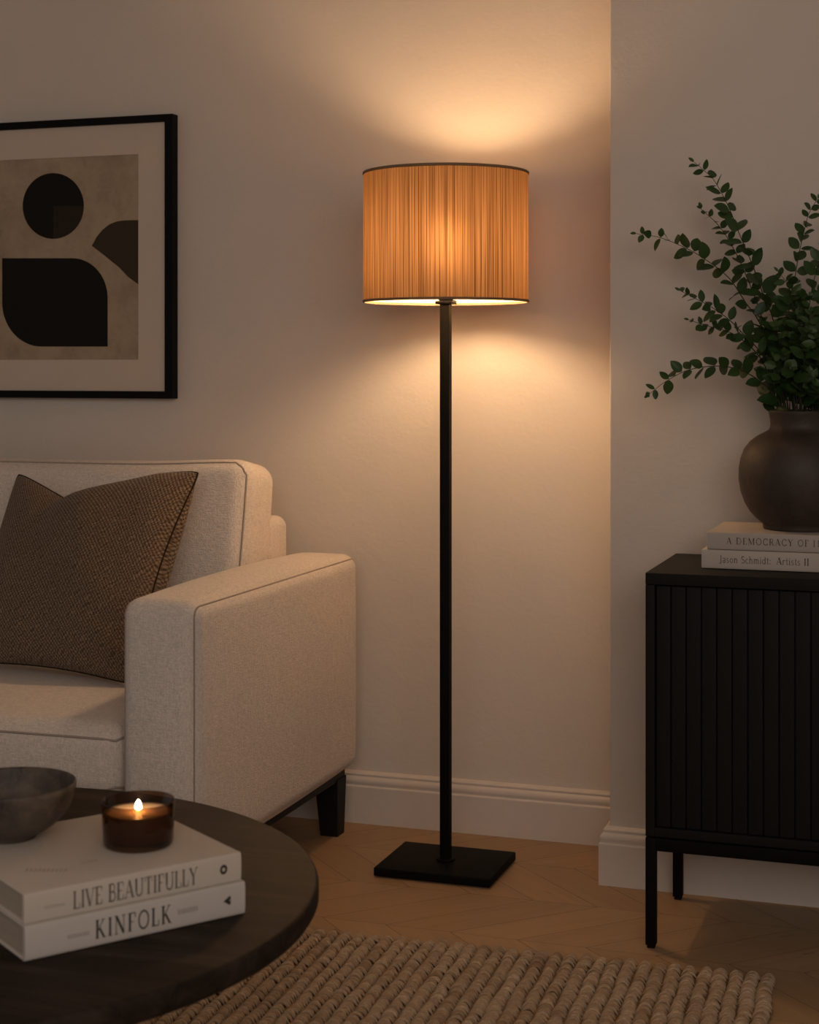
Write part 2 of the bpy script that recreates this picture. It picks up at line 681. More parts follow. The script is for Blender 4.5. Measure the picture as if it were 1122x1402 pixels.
# floor: oak boards in a 45 degree chevron, ridge lines parallel to the wall
mb = MB()
mb.box((XL, YB, -0.06), (XR, WY + 0.12, -0.0012), 1)
uvs = [(0, 0)] * 8
tones = [0.0] * 8
ROW, PITCH, Y0 = 0.237, 0.134, 3.072
k = -1
for row in range(-24, 3):
    ya, yb = Y0 + row * ROW, Y0 + (row + 1) * ROW
    if ya < YB or ya >= WY:
        continue
    sgn = 1 if row % 2 == 0 else -1
    off = 0.02
    nx = int((XR - XL) / PITCH) + 6
    for i in range(-3, nx):
        xa = XL + off + i * PITCH
        # apex at ya is shifted so the two rows meet in a point
        x0 = xa if sgn > 0 else xa + ROW
        x1 = x0 + sgn * ROW
        g = 0.0006
        yb2 = min(yb, WY + 0.05)
        fr = (yb2 - ya) / ROW
        x1c = x0 + (x1 - x0) * fr
        if min(x0, x1c) < XL + 0.02 or max(x0, x1c) + PITCH > XR - 0.02:
            continue
        quad = [(x0 + g, ya + g * 0.6, 0), (x0 + PITCH - g, ya + g * 0.6, 0), (x1c + PITCH - g, yb2 - g * 0.6, 0), (x1c + g, yb2 - g * 0.6, 0)]
        mb.add(quad, [(0, 1, 2, 3)], 0)
        t = random.random()
        ou, ov = random.random() * 30, random.random() * 30
        for (x, y, z) in quad:
            dx, dy = x - x0, y - ya
            u = (dx * sgn + dy) * 0.7071
            v = (dx - sgn * dy) * 0.7071
            uvs.append((u + ou, v + ov))
            tones.append(t)
fl = mb.build('floor', [OAK, GAP], None, uvs)
at = fl.data.attributes.new('plank', 'FLOAT', 'POINT')
at.data.foreach_set('value', np.array(tones, np.float32))
tag(fl, kind='structure')

# skirting boards
SK = [(0.0, 0.0), (0.020, 0.0), (0.020, 0.0865), (0.0192, 0.0885), (0.0172, 0.0895), (0.0162, 0.0905), (0.0163, 0.093), (0.0172, 0.096), (0.0178, 0.0995),
      (0.0172, 0.1035), (0.0152, 0.107), (0.0128, 0.1095), (0.0112, 0.1115), (0.0110, 0.1125), (0.0118, 0.1135), (0.0122, 0.1155), (0.0114, 0.1175), (0.0092, 0.119), (0.0040, 0.1215), (0.0, 0.1225)]


def skirting(name, stations):
    """stations: list of functions (offset) -> (x, y)"""
    m = MB()
    vs = []
    for st in stations:
        for (o, z) in SK:
            x, y = st(o)
            vs.append((x, y, z))
    n = len(SK)
    fs = []
    for i in range(len(stations) - 1):
        for q in range(n - 1):
            fs.append((i * n + q, i * n + q + 1, (i + 1) * n + q + 1, (i + 1) * n + q))
    m.add(vs, fs, 0, False)
    return tag(m.build(name, TRIM), kind='structure')


skirting('baseboard_back', [lambda o: (XL, WY - o), lambda o: (PX - o, WY - o)])
skirting('baseboard_right', [lambda o: (PX - o, WY - 0.0), lambda o: (PX - o, PY - o), lambda o: (XR, PY - o)])

# ------------------------------------------------------------------ floor lamp
LX, LY = -1.090, 3.452
lamp = thing('floor_lamp', 'lit floor lamp with a reed drum shade on a square black post by the wall', 'lamp', (LX, LY, 0))
mb = MB()
mb.box((-0.130, -0.1045, 0.003), (0.130, 0.1045, 0.021), 0, 0.0025)
bp = mb.build('base_plate', BLACKMETAL, lamp)
for sx in (-1, 1):
    for sy in (-1, 1):
        mb = MB()
        mb.lathe([(0, 0), (0.009, 0), (0.009, 0.004), (0, 0.004)], (sx * 0.11, sy * 0.085, 0), 16)
        mb.build('foot_pad', BLACKMETAL, bp)
mb = MB()
mb.box((-0.0108, -0.0108, 0.02), (0.0108, 0.0108, 1.236), 0, 0.002)
mb.build('pole', BLACKMETAL, lamp)
mb = MB()
mb.lathe([(0.0, 0.0205), (0.020, 0.0205), (0.021, 0.0225), (0.020, 0.0245), (0.0, 0.0245)], (0, 0, 0), 40)
mb.build('collar', BLACKMETAL, lamp)
SZ0, SZ1, SR = 1.2375, 1.5195, 0.1800
mb = MB()
mb.box((-0.019, -0.019, 1.2330), (0.019, 0.019, 1.2400), 0, 0.002)
mb.lathe([(0.0, 1.239), (0.013, 1.239), (0.016, 1.243), (0.016, 1.300), (0.012, 1.306), (0.0, 1.306)], (0, 0, 0), 32)
mb.build('socket', BLACKMETAL, lamp)
mb = MB()
mb.lathe([(0.0, 1.300), (0.013, 1.302), (0.015, 1.316), (0.027, 1.336), (0.034, 1.362), (0.033, 1.388), (0.021, 1.410), (0.0, 1.418)], (0, 0, 0), 32)
mb.build('bulb', BULBMAT, lamp)
# shade: an open drum
mb = MB()
NS, NV = 160, 6
vs, fs, uvs = [], [], []
for j in range(NV + 1):
    for i in range(NS + 1):
        w = 2 * math.pi * i / NS
        z = SZ0 + (SZ1 - SZ0) * j / NV
        vs.append((SR * math.cos(w), SR * math.sin(w), z))
        uvs.append((w * SR, z))
for j in range(NV):
    for i in range(NS):
        a = j * (NS + 1) + i
        fs.append((a, a + 1, a + NS + 2, a + NS + 1))
mb.add(vs, fs, 0, True)
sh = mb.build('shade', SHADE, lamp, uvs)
for (za, zb) in ((SZ0 - 0.001, SZ0 + 0.0045), (SZ1 - 0.0050, SZ1 + 0.001)):
    mb = MB()
    mb.lathe([(SR - 0.0022, za), (SR + 0.0008, za), (SR + 0.0018, za + 0.001), (SR + 0.0018, zb - 0.001), (SR + 0.0008, zb), (SR - 0.0022, zb), (SR - 0.0022, za)], (0, 0, 0), 128)
    mb.build('shade_trim', SHADETRIM, sh)
mb = MB()
for k in range(3):
    w = math.radians(100 + 120 * k)
    mb.tube([(0.015 * math.cos(w), 0.015 * math.sin(w), 1.2465), (SR * math.cos(w) * 0.99, SR * math.sin(w) * 0.99, 1.2465)], 0.0018, 8)
mb.build('shade_spider', BLACKMETAL, lamp)

# ------------------------------------------------------------------ sofa
AX0, AX1, AY0, AY1 = -1.535, -1.372, 2.80, 3.668
AZ0, AZ1 = 0.155, 0.655
SW = 1.80                                     # width between the arms
sofa = thing('sofa', 'beige linen sofa with rounded square arms and short dark legs against the wall', 'sofa', (AX0 - SW / 2, 3.24, 0))
SO = np.array((AX0 - SW / 2, 3.24, 0))


def soft_part(name, a, b, r, bulge, mat, parent, ni=12, fn=None, origin=SO):
    a, b = np.array(a, float), np.array(b, float)
    c, h = (a + b) / 2, (b - a) / 2
    vs, fs = soft_box(h, r, 5, ni, bulge)
    vs = vs + c
    if fn is not None:
        vs = fn(vs)
    m = MB()
    m.add(vs - origin, fs, 0, True)
    return m.build(name, mat, parent)


def soft_path(pts, a, b, r, bulge, fn=None, origin=SO, lift=0.0):
    a, b = np.array(a, float), np.array(b, float)
    c, h = (a + b) / 2, (b - a) / 2
    q = soft_map(np.array(pts, float), h, r, bulge) + c
    if lift:
        q = q + lift * (q - c) / np.linalg.norm(q - c, axis=1, keepdims=True)
    if fn is not None:
        q = fn(q)
    return q - origin


def arm(x0, x1, out):
    a, b, r, bg = (x0, AY0, AZ0), (x1, AY1, AZ1), 0.032, (0.009, 0.011, 0.016)
    h = np.array(((x1 - x0) / 2, (AY1 - AY0) / 2, (AZ1 - AZ0) / 2))
    o = soft_part('arm', a, b, r, bg, LINEN, sofa, 16)
    e = 0.0008
    m = MB()
    # seam along the outer top edge and down both outer corners
    s = out
    path = []
    for z in np.linspace(-h[2] + 0.02, h[2] - 0.03, 16):
        path.append((s * h[0], -h[1], z))
    for t in np.linspace(0, 1, 6)[1:]:
        w = t * math.pi / 2
        path.append((s * h[0], -h[1] + 0.03 * (1 - math.cos(w)), h[2] - 0.03 + 0.03 * math.sin(w)))
    for y in np.linspace(-h[1] + 0.03, h[1] - 0.03, 24)[1:]:
        path.append((s * h[0], y, h[2]))
    for t in np.linspace(0, 1, 6)[1:]:
        w = t * math.pi / 2
        path.append((s * h[0], h[1] - 0.03 + 0.03 * math.sin(w), h[2] - 0.03 * (1 - math.cos(w))))
    for z in np.linspace(h[2] - 0.03, -h[2] + 0.02, 10)[1:]:
        path.append((s * h[0], h[1], z))
    m.tube(soft_path(path, a, b, r, bg), 0.0019, 6)
    # seam around the inner edge of the front panel
    path = []
    for z in np.linspace(-h[2] + 0.02, h[2] - 0.03, 16):
        path.append((-s * (h[0] - 0.004), -h[1], z))
    for t in np.linspace(0, 1, 6)[1:]:
        w = t * math.pi / 2
        path.append((-s * (h[0] - 0.004), -h[1] + 0.02 * (1 - math.cos(w)), h[2] - 0.03 + 0.03 * math.sin(w)))
    m.tube(soft_path(path, a, b, r, bg), 0.0017, 6)
    m.build('piping', PIPING, o)
    return o


arm(AX0, AX1, 1)
arm(AX0 - SW - (AX1 - AX0), AX0 - SW, -1)


def seat(x0, x1):
    a, b, r, bg = (x0 + 0.004, AY0 + 0.006, 0.262), (x1 - 0.004, 3.46, 0.412), 0.045, (0.0, 0.012, 0.016)
    h = (np.array(b) - np.array(a)) / 2
    o = soft_part('seat_cushion', a, b, r, bg, LINEN, sofa, 14)
    m = MB()
    for zz in (h[2] - 0.024, -h[2] + 0.024):
        path = []
        rr = rrect(h[0], h[1], 0.004, 2, 24)
        for (x, y) in rr:
            path.append((x, y, zz))
        m.tube(soft_path(path, a, b, r, bg, lift=0.0005), 0.0026, 6, True)
    m.build('piping', PIPING, o)


seat(AX0 - SW / 2, AX0)
seat(AX0 - SW, AX0 - SW / 2)


def back(x0, x1):
    a, b, r, bg = (x0 + 0.012, 3.37, 0.40), (x1 - 0.012, 3.545, 0.872), 0.042, (0.006, 0.030, 0.004)
    h = (np.array(b) - np.array(a)) / 2
    pv = np.array(((x0 + x1) / 2, 3.46, 0.42))

    def lean(v):
        v = v.copy()
        d = v - pv
        w = math.radians(-10.0)
        c, s = math.cos(w), math.sin(w)
        y = d[:, 1] * c - d[:, 2] * s
        z = d[:, 1] * s + d[:, 2] * c
        zt = np.clip(d[:, 2] / 0.45, 0, 1)
        v[:, 0] = pv[0] + d[:, 0] * (0.982 + 0.02 * np.sin(zt * math.pi * 0.55))
        v[:, 1] = pv[1] + y - 0.028
        v[:, 2] = pv[2] + z + 0.004
        v[:, 2] += (0.010 * np.exp(-((v[:, 0] - x1 + 0.05) / 0.16) ** 2) - 0.004) * zt
        return v

    o = soft_part('back_cushion', a, b, r, bg, LINEN, sofa, 16, lean)
    m = MB()
    rr = rrect(h[0], h[2], 0.035, 5, 24)
    q = soft_path([(x, -h[1] + 0.008, z) if max(abs(x) / h[0], abs(z) / h[2]) > 0.999 else (x, -h[1], z) for (x, z) in rr], a, b, r, bg, lean)
    m.tube(q, 0.0024, 6, True)
    m.build('piping', PIPING, o)


back(AX0 - SW / 2, AX0)
back(AX0 - SW, AX0 - SW / 2)
soft_part('back_frame', (AX0 - SW + 0.014, 3.535, 0.17), (AX0 - 0.014, 3.665, 0.742), 0.028, (0.0, 0.004, 0.004), LINEN, sofa)
soft_part('front_rail', (AX0 - SW + 0.002, AY0 + 0.02, 0.158), (AX0 - 0.002, 3.52, 0.258), 0.014, (0, 0.003, 0), LINEN, sofa)
mb = MB()
mb.box(np.array((AX0 - SW - 0.135, AY0 + 0.03, 0.130)) - SO, np.array((AX1 - 0.028, AY1 - 0.022, 0.157)) - SO, 0, 0.002)
mb.build('base_frame', LEGWOOD, sofa)
for (x, y, zb) in ((-1.427, 3.620, 0.0), (-1.427, 2.872, 0.021), (AX0 - SW - 0.108, 3.620, 0.0), (AX0 - SW - 0.108, 2.872, 0.0)):
    m = MB()
    t, bt = 0.029, 0.0215
    sx = 1 if x > -2 else -1
    sy = 1 if y > 3.2 else -1
    top = [(x - t, y - t), (x + t, y - t), (x + t, y + t), (x - t, y + t)]
    cx, cy = x + sx * (t - bt) * 0.35, y + sy * (t - bt) * 0.8
    bot = [(cx - bt, cy - bt), (cx + bt, cy - bt), (cx + bt, cy + bt), (cx - bt, cy + bt)]
    vs = [(p[0], p[1], zb) for p in bot] + [(p[0], p[1], 0.135) for p in top]
    m.add(np.array(vs) - SO, [(3, 2, 1, 0), (4, 5, 6, 7), (0, 1, 5, 4), (1, 2, 6, 5), (2, 3, 7, 6), (3, 0, 4, 7)])
    m.build('leg', LEGWOOD, sofa)

# ------------------------------------------------------------------ pillow
def P3(x, y, Y):
    X, Z = on_y(x, y, Y)
    return np.array((X, Y, Z))


c_tl, c_tr, c_bl, c_br = P3(26, 638, 3.345), P3(277, 643, 3.295), P3(-62, 908, 3.14), P3(186, 940, 3.115)
pil_c = (c_bl + c_br) / 2
nx = np.cross(c_tr - c_tl, c_tl - c_bl)
nrm = nx / np.linalg.norm(nx)
if nrm[1] > 0:
    nrm = -nrm
N = 44
mb = MB()
vs, uvs, fs = [], [], []
rim = []


def pillow_pt(u, v, side):
    pu = u * (1 - (0.13 if u > 0 else 0.07) * (1 - v * v) * abs(u) ** 1.5)
    pv = v * (1 - 0.075 * (1 - u * u) * abs(v) ** 1.5)
    if side < 0 and u > 0:
        pu += 0.30 * (1 - v * v) * u ** 6 * (1 - u ** 12)
    rc = 1 - 0.035 * (u * u * v * v) ** 5
    pu *= rc
    pv *= rc
    u0 = -0.34
    g = math.exp(-((u - u0) / 0.34) ** 2)
    kx = max(0.0, 1.0 - abs(u - u0) / 0.95)
    dip = 0.27 * (kx ** 1.25) * ((v + 1) / 2) ** 4
    pv -= dip
    a, b = (pu + 1) / 2, (pv + 1) / 2
    p = c_bl * (1 - a) * (1 - b) + c_br * a * (1 - b) + c_tl * (1 - a) * b + c_tr * a * b
    e = max(0.0, (1 - abs(u) ** 2.4) * (1 - abs(v) ** 2.4))
    t = 0.080 * e ** 0.52
    hv = max(0.0, v) ** 2
    t *= 1 - 0.45 * math.exp(-((u - u0) / 0.13) ** 2) * hv
    t += 0.030 * hv * e ** 0.6 * math.exp(-((u - 0.05) / 0.3) ** 2)
    # creases near the lower right corner
    t += 0.007 * e * math.sin((u * 0.6 + v) * 16) * math.exp(-(((u - 0.75) / 0.3) ** 2 + ((v + 0.55) / 0.35) ** 2))
    t += 0.004 * e * math.sin(u * 7 + v * 3)
    return p + nrm * t * side * (1.0 if side > 0 else 0.85)


for side in (1, -1):
    for j in range(N + 1):
        for i in range(N + 1):
            u = math.sin((2 * i / N - 1) * math.pi / 2)
            v = math.sin((2 * j / N - 1) * math.pi / 2)
            vs.append(pillow_pt(u, v, side) - pil_c)
            uvs.append((u * 0.23, v * 0.23))
    o = 0 if side > 0 else (N + 1) ** 2
    for j in range(N):
        for i in range(N):
            a = o + j * (N + 1) + i
            q = (a, a + 1, a + N + 2, a + N + 1)
            fs.append(q if side > 0 else q[::-1])
mb.add(vs, fs, 0, True)
pil = thing('throw_pillow', 'brown woven throw pillow with a dented top leaning on the beige sofa back', 'pillow', tuple(pil_c))
body = mb.build('cushion', WOOL, pil, uvs)
wm = body.modifiers.new('weld', 'WELD')
wm.merge_threshold = 0.0004
mb = MB()
ring = [(math.sin((2 * i / N - 1) * math.pi / 2), 1.0) for i in range(N)] + [(1.0, math.sin((1 - 2 * i / N) * math.pi / 2)) for i in range(N)] + \
       [(math.sin((1 - 2 * i / N) * math.pi / 2), -1.0) for i in range(N)] + [(-1.0, math.sin((2 * i / N - 1) * math.pi / 2)) for i in range(N)]
mb.tube([pillow_pt(u, v, 1) - pil_c for (u, v) in ring], 0.0024, 6, True)
mb.build('seam', WOOLPIPE, body)

# ------------------------------------------------------------------ framed print
FY = 3.7195                                           # front of the frame
fx1, fz1 = on_y(236, 155.5, FY)
_, fz0 = on_y(236, 546, FY)
fx0 = fx1 - 0.585
fw = 0.0215
PC = ((fx0 + fx1) / 2, WY, fz0)
pic = thing('framed_print', 'black framed abstract print in a wide mat hanging above the sofa', 'picture', PC)


def rel(p):
    return np.array(p, float) - np.array(PC)


mb = MB()


def frame_bar(p):
    """p: four outline corners (x, z) of a mitred bar"""
    poly = [rel((x, FY, z)) for (x, z) in p]
    mb.prism(poly, (0, WY - 0.0005 - FY, 0))


ix0, ix1, iz0, iz1 = fx0 + fw, fx1 - fw, fz0 + fw * 0.86, fz1 - fw * 0.86
frame_bar([(fx0, fz0), (fx1, fz0), (ix1, iz0), (ix0, iz0)])
frame_bar([(fx1, fz0), (fx1, fz1), (ix1, iz1), (ix1, iz0)])
frame_bar([(fx1, fz1), (fx0, fz1), (ix0, iz1), (ix1, iz1)])
frame_bar([(fx0, fz1), (fx0, fz0), (ix0, iz0), (ix0, iz1)])
mb.build('frame', FRAME, pic)
MY = FY + 0.009                                       # mat board face, print just behind its bevelled opening
px1, pz1 = on_y(189.5, 211, MY)
_, pz0 = on_y(189.5, 492.5, MY)
px0 = on_y(-44, 300, MY)[0]
mb = MB()
for q in ([(ix0, iz0), (ix1, iz0), (px1, pz0), (px0, pz0)], [(ix1, iz0), (ix1, iz1), (px1, pz1), (px1, pz0)],
          [(ix1, iz1), (ix0, iz1), (px0, pz1), (px1, pz1)], [(ix0, iz1), (ix0, iz0), (px0, pz0), (px0, pz1)]):
    mb.prism([rel((x, MY, z)) for (x, z) in q], (0, 0.0022, 0))
mb.build('mat', MATBOARD, pic)
ARTY = MY + 0.0022
mb = MB()
mb.box(rel((px0 - 0.01, ARTY, pz0 - 0.01)), rel((px1 + 0.01, ARTY + 0.002, pz1 + 0.01)), 0)


def art(pts, mi, lift=0.0003):
    poly = []
    for (x, y) in pts:
        X, Z = on_y(x, y, ARTY)
        poly.append(rel((min(X, px1 + 0.004), ARTY, Z)))
    mb.prism(poly, (0, -lift, 0), mi)


def arc(cx, cy, rx, ry, a0, a1, n=24):
    return [(cx + rx * math.cos(math.radians(a0 + (a1 - a0) * k / n)), cy - ry * math.sin(math.radians(a0 + (a1 - a0) * k / n))) for k in range(n + 1)]


art(arc(73, 282, 41.9, 45, 0, 270, 60) + [(73, 282)], 1)
art(arc(73, 282, 41.9, 45, 270, 360, 20) + [(73, 282)], 2)
art([(3, 353.5)] + arc(99, 408, 48.5, 54.5, 90, 0) + [(147.5, 474.5)] + arc(57, 414, 54, 60.5, 270, 180), 1)
art([(126, 336.5), (132, 325), (140, 315), (150, 307), (160, 303.2), (170, 301.7), (190.5, 301.2), (190.5, 390), (176, 379.5), (163, 366), (144, 350.5)], 3)
mb.build('print', [PRINT, ARTBLACK, ARTBROWN, ARTUMBER], pic)

# ------------------------------------------------------------------ jute rug
RC = np.array((-0.334, 3.010))                        # far right corner
ra = math.radians(3.0)
ex = np.array((math.cos(ra), math.sin(ra)))           # along the far edge
ey = np.array((math.sin(ra), -math.cos(ra)))          # towards the camera
RW, RL = 1.95, 1.75
PIT, LOOP = 0.0272, 0.0084
nrow, nloop = int(RW / PIT), int(RL / LOOP)
V, Fc, UV, TN = [], [], [], []
NSEG, NSID = 6, 6
base = MB()
q = [RC - ex * 0.006 + ey * 0.006, RC - ex * RW + ey * 0.006, RC - ex * RW + ey * RL, RC - ex * 0.006 + ey * RL]
base.prism([(p[0], p[1], 0.001) for p in q[::-1]], (0, 0, 0.005))
V.extend(base.v)
Fc.extend(base.f)
UV.extend([(0, 0)] * len(base.v))
TN.extend([0.0] * len(base.v))
ts = np.linspace(-1, 1, NSEG + 1)
ang = np.arange(NSID) * 2 * math.pi / NSID
for i in range(nrow):
    rowtone = rng.uniform(-0.12, 0.12)
    wob = rng.uniform(0, 6)
    big = rng.uniform(0.92, 1.08)
    flip = 1 if i % 2 == 0 else -1
    for j in range(nloop):
        uc = (i + 0.5) * PIT + 0.0014 * math.sin(j * 0.31 + wob) + rng.normal(0, 0.0007)
        vc = (j + 0.5 + (0.5 if i % 2 else 0)) * LOOP + rng.normal(0, 0.0010)
        if j == 0:
            vc = max(vc, 0.006)
        tone = min(1, max(0, 0.5 + rowtone + rng.normal(0, 0.17)))
        hw = PIT * 0.485 * big * rng.uniform(0.9, 1.1)
        skew = 0.0042 + rng.normal(0, 0.0012)
        bow = 0.0078 + rng.normal(0, 0.0010)
        hz = 0.0090 + min(0.002, rng.normal(0, 0.0013))
        rad = 0.0045 * rng.uniform(0.88, 1.12)
        o = len(V)
        ou = rng.uniform(0, 50)
        for s, t in enumerate(ts):
            du = t * hw
            dv = -bow * (1 - t * t) + skew * t
            zc = 0.0035 + hz * (1 - t * t * 0.85)
            r = rad * (1 - 0.5 * t ** 4)
            c = RC - ex * (uc + du) + ey * (vc + dv)
            for k in range(NSID):
                oy = math.cos(ang[k]) * r * 0.92
                oz = math.sin(ang[k]) * r * 0.85
                p = c + ey * oy
                V.append((p[0], p[1], max(0.0012, zc + oz)))
                UV.append((ou + t, k / NSID + ou))
                TN.append(tone)
        for s in range(NSEG):
            for k in range(NSID):
                l = (k + 1) % NSID
                Fc.append((o + s * NSID + k, o + s * NSID + l, o + (s + 1) * NSID + l, o + (s + 1) * NSID + k))
        Fc.append(tuple(o + k for k in range(NSID - 1, -1, -1)))
        Fc.append(tuple(o + NSEG * NSID + k for k in range(NSID)))
rb = MB()
rb.v, rb.f = V, Fc
rb.mi = [0] * len(Fc)
rb.sm = [True] * len(Fc)
rug = rb.build('rug', JUTE, None, UV)
at = rug.data.attributes.new('strand', 'FLOAT', 'POINT')
at.data.foreach_set('value', np.array(TN, np.float32))
tag(rug, 'chunky braided jute rug lying on the oak floor in front of the lamp', 'rug')

# ------------------------------------------------------------------ coffee table
TX, TY, TR, TZ = -1.337, 1.904, 0.530, 0.400
tab = thing('coffee_table', 'round dark wood coffee table carrying two books and a bowl', 'table', (TX, TY, 0))
mb = MB()
mb.lathe([(0, TZ - 0.034), (TR - 0.012, TZ - 0.034), (TR - 0.004, TZ - 0.031), (TR, TZ - 0.024), (TR, TZ - 0.006), (TR - 0.0018, TZ - 0.002), (TR - 0.006, TZ), (0, TZ)], (0, 0, 0), 160)
top = mb.build('tabletop', DARKWOOD, tab)
mb = MB()
mb.lathe([(0, 0.048), (0.115, 0.048), (0.115, TZ - 0.034), (0, TZ - 0.034)], (0, 0, 0), 64)
mb.build('pedestal', DARKWOOD, tab)
mb = MB()
mb.lathe([(0, 0.0215), (0.27, 0.0215), (0.275, 0.025), (0.275, 0.046), (0.27, 0.050), (0, 0.050)], (0, 0, 0), 96)
mb.build('base', DARKWOOD, tab)


# ------------------------------------------------------------------ lettering (drawn as strokes, serif)
def A_(cx, cy, rx, ry, a0, a1, n=14):
    return [(cx + rx * math.cos(math.radians(a0 + (a1 - a0) * k / n)), cy + ry * math.sin(math.radians(a0 + (a1 - a0) * k / n))) for k in range(n + 1)]


TK, TN_, SF = 0.15, 0.055, 0.045


def st(x, y0=0.0, y1=1.0, w=TK, s=0.13):
    return [([(x, y0), (x, y1)], w), ([(x - s, y0 + SF / 2), (x + s, y0 + SF / 2)], SF), ([(x - s, y1 - SF / 2), (x + s, y1 - SF / 2)], SF)]


def sf(x, y, s=0.12):
    return ([(x - s, y), (x + s, y)], SF)


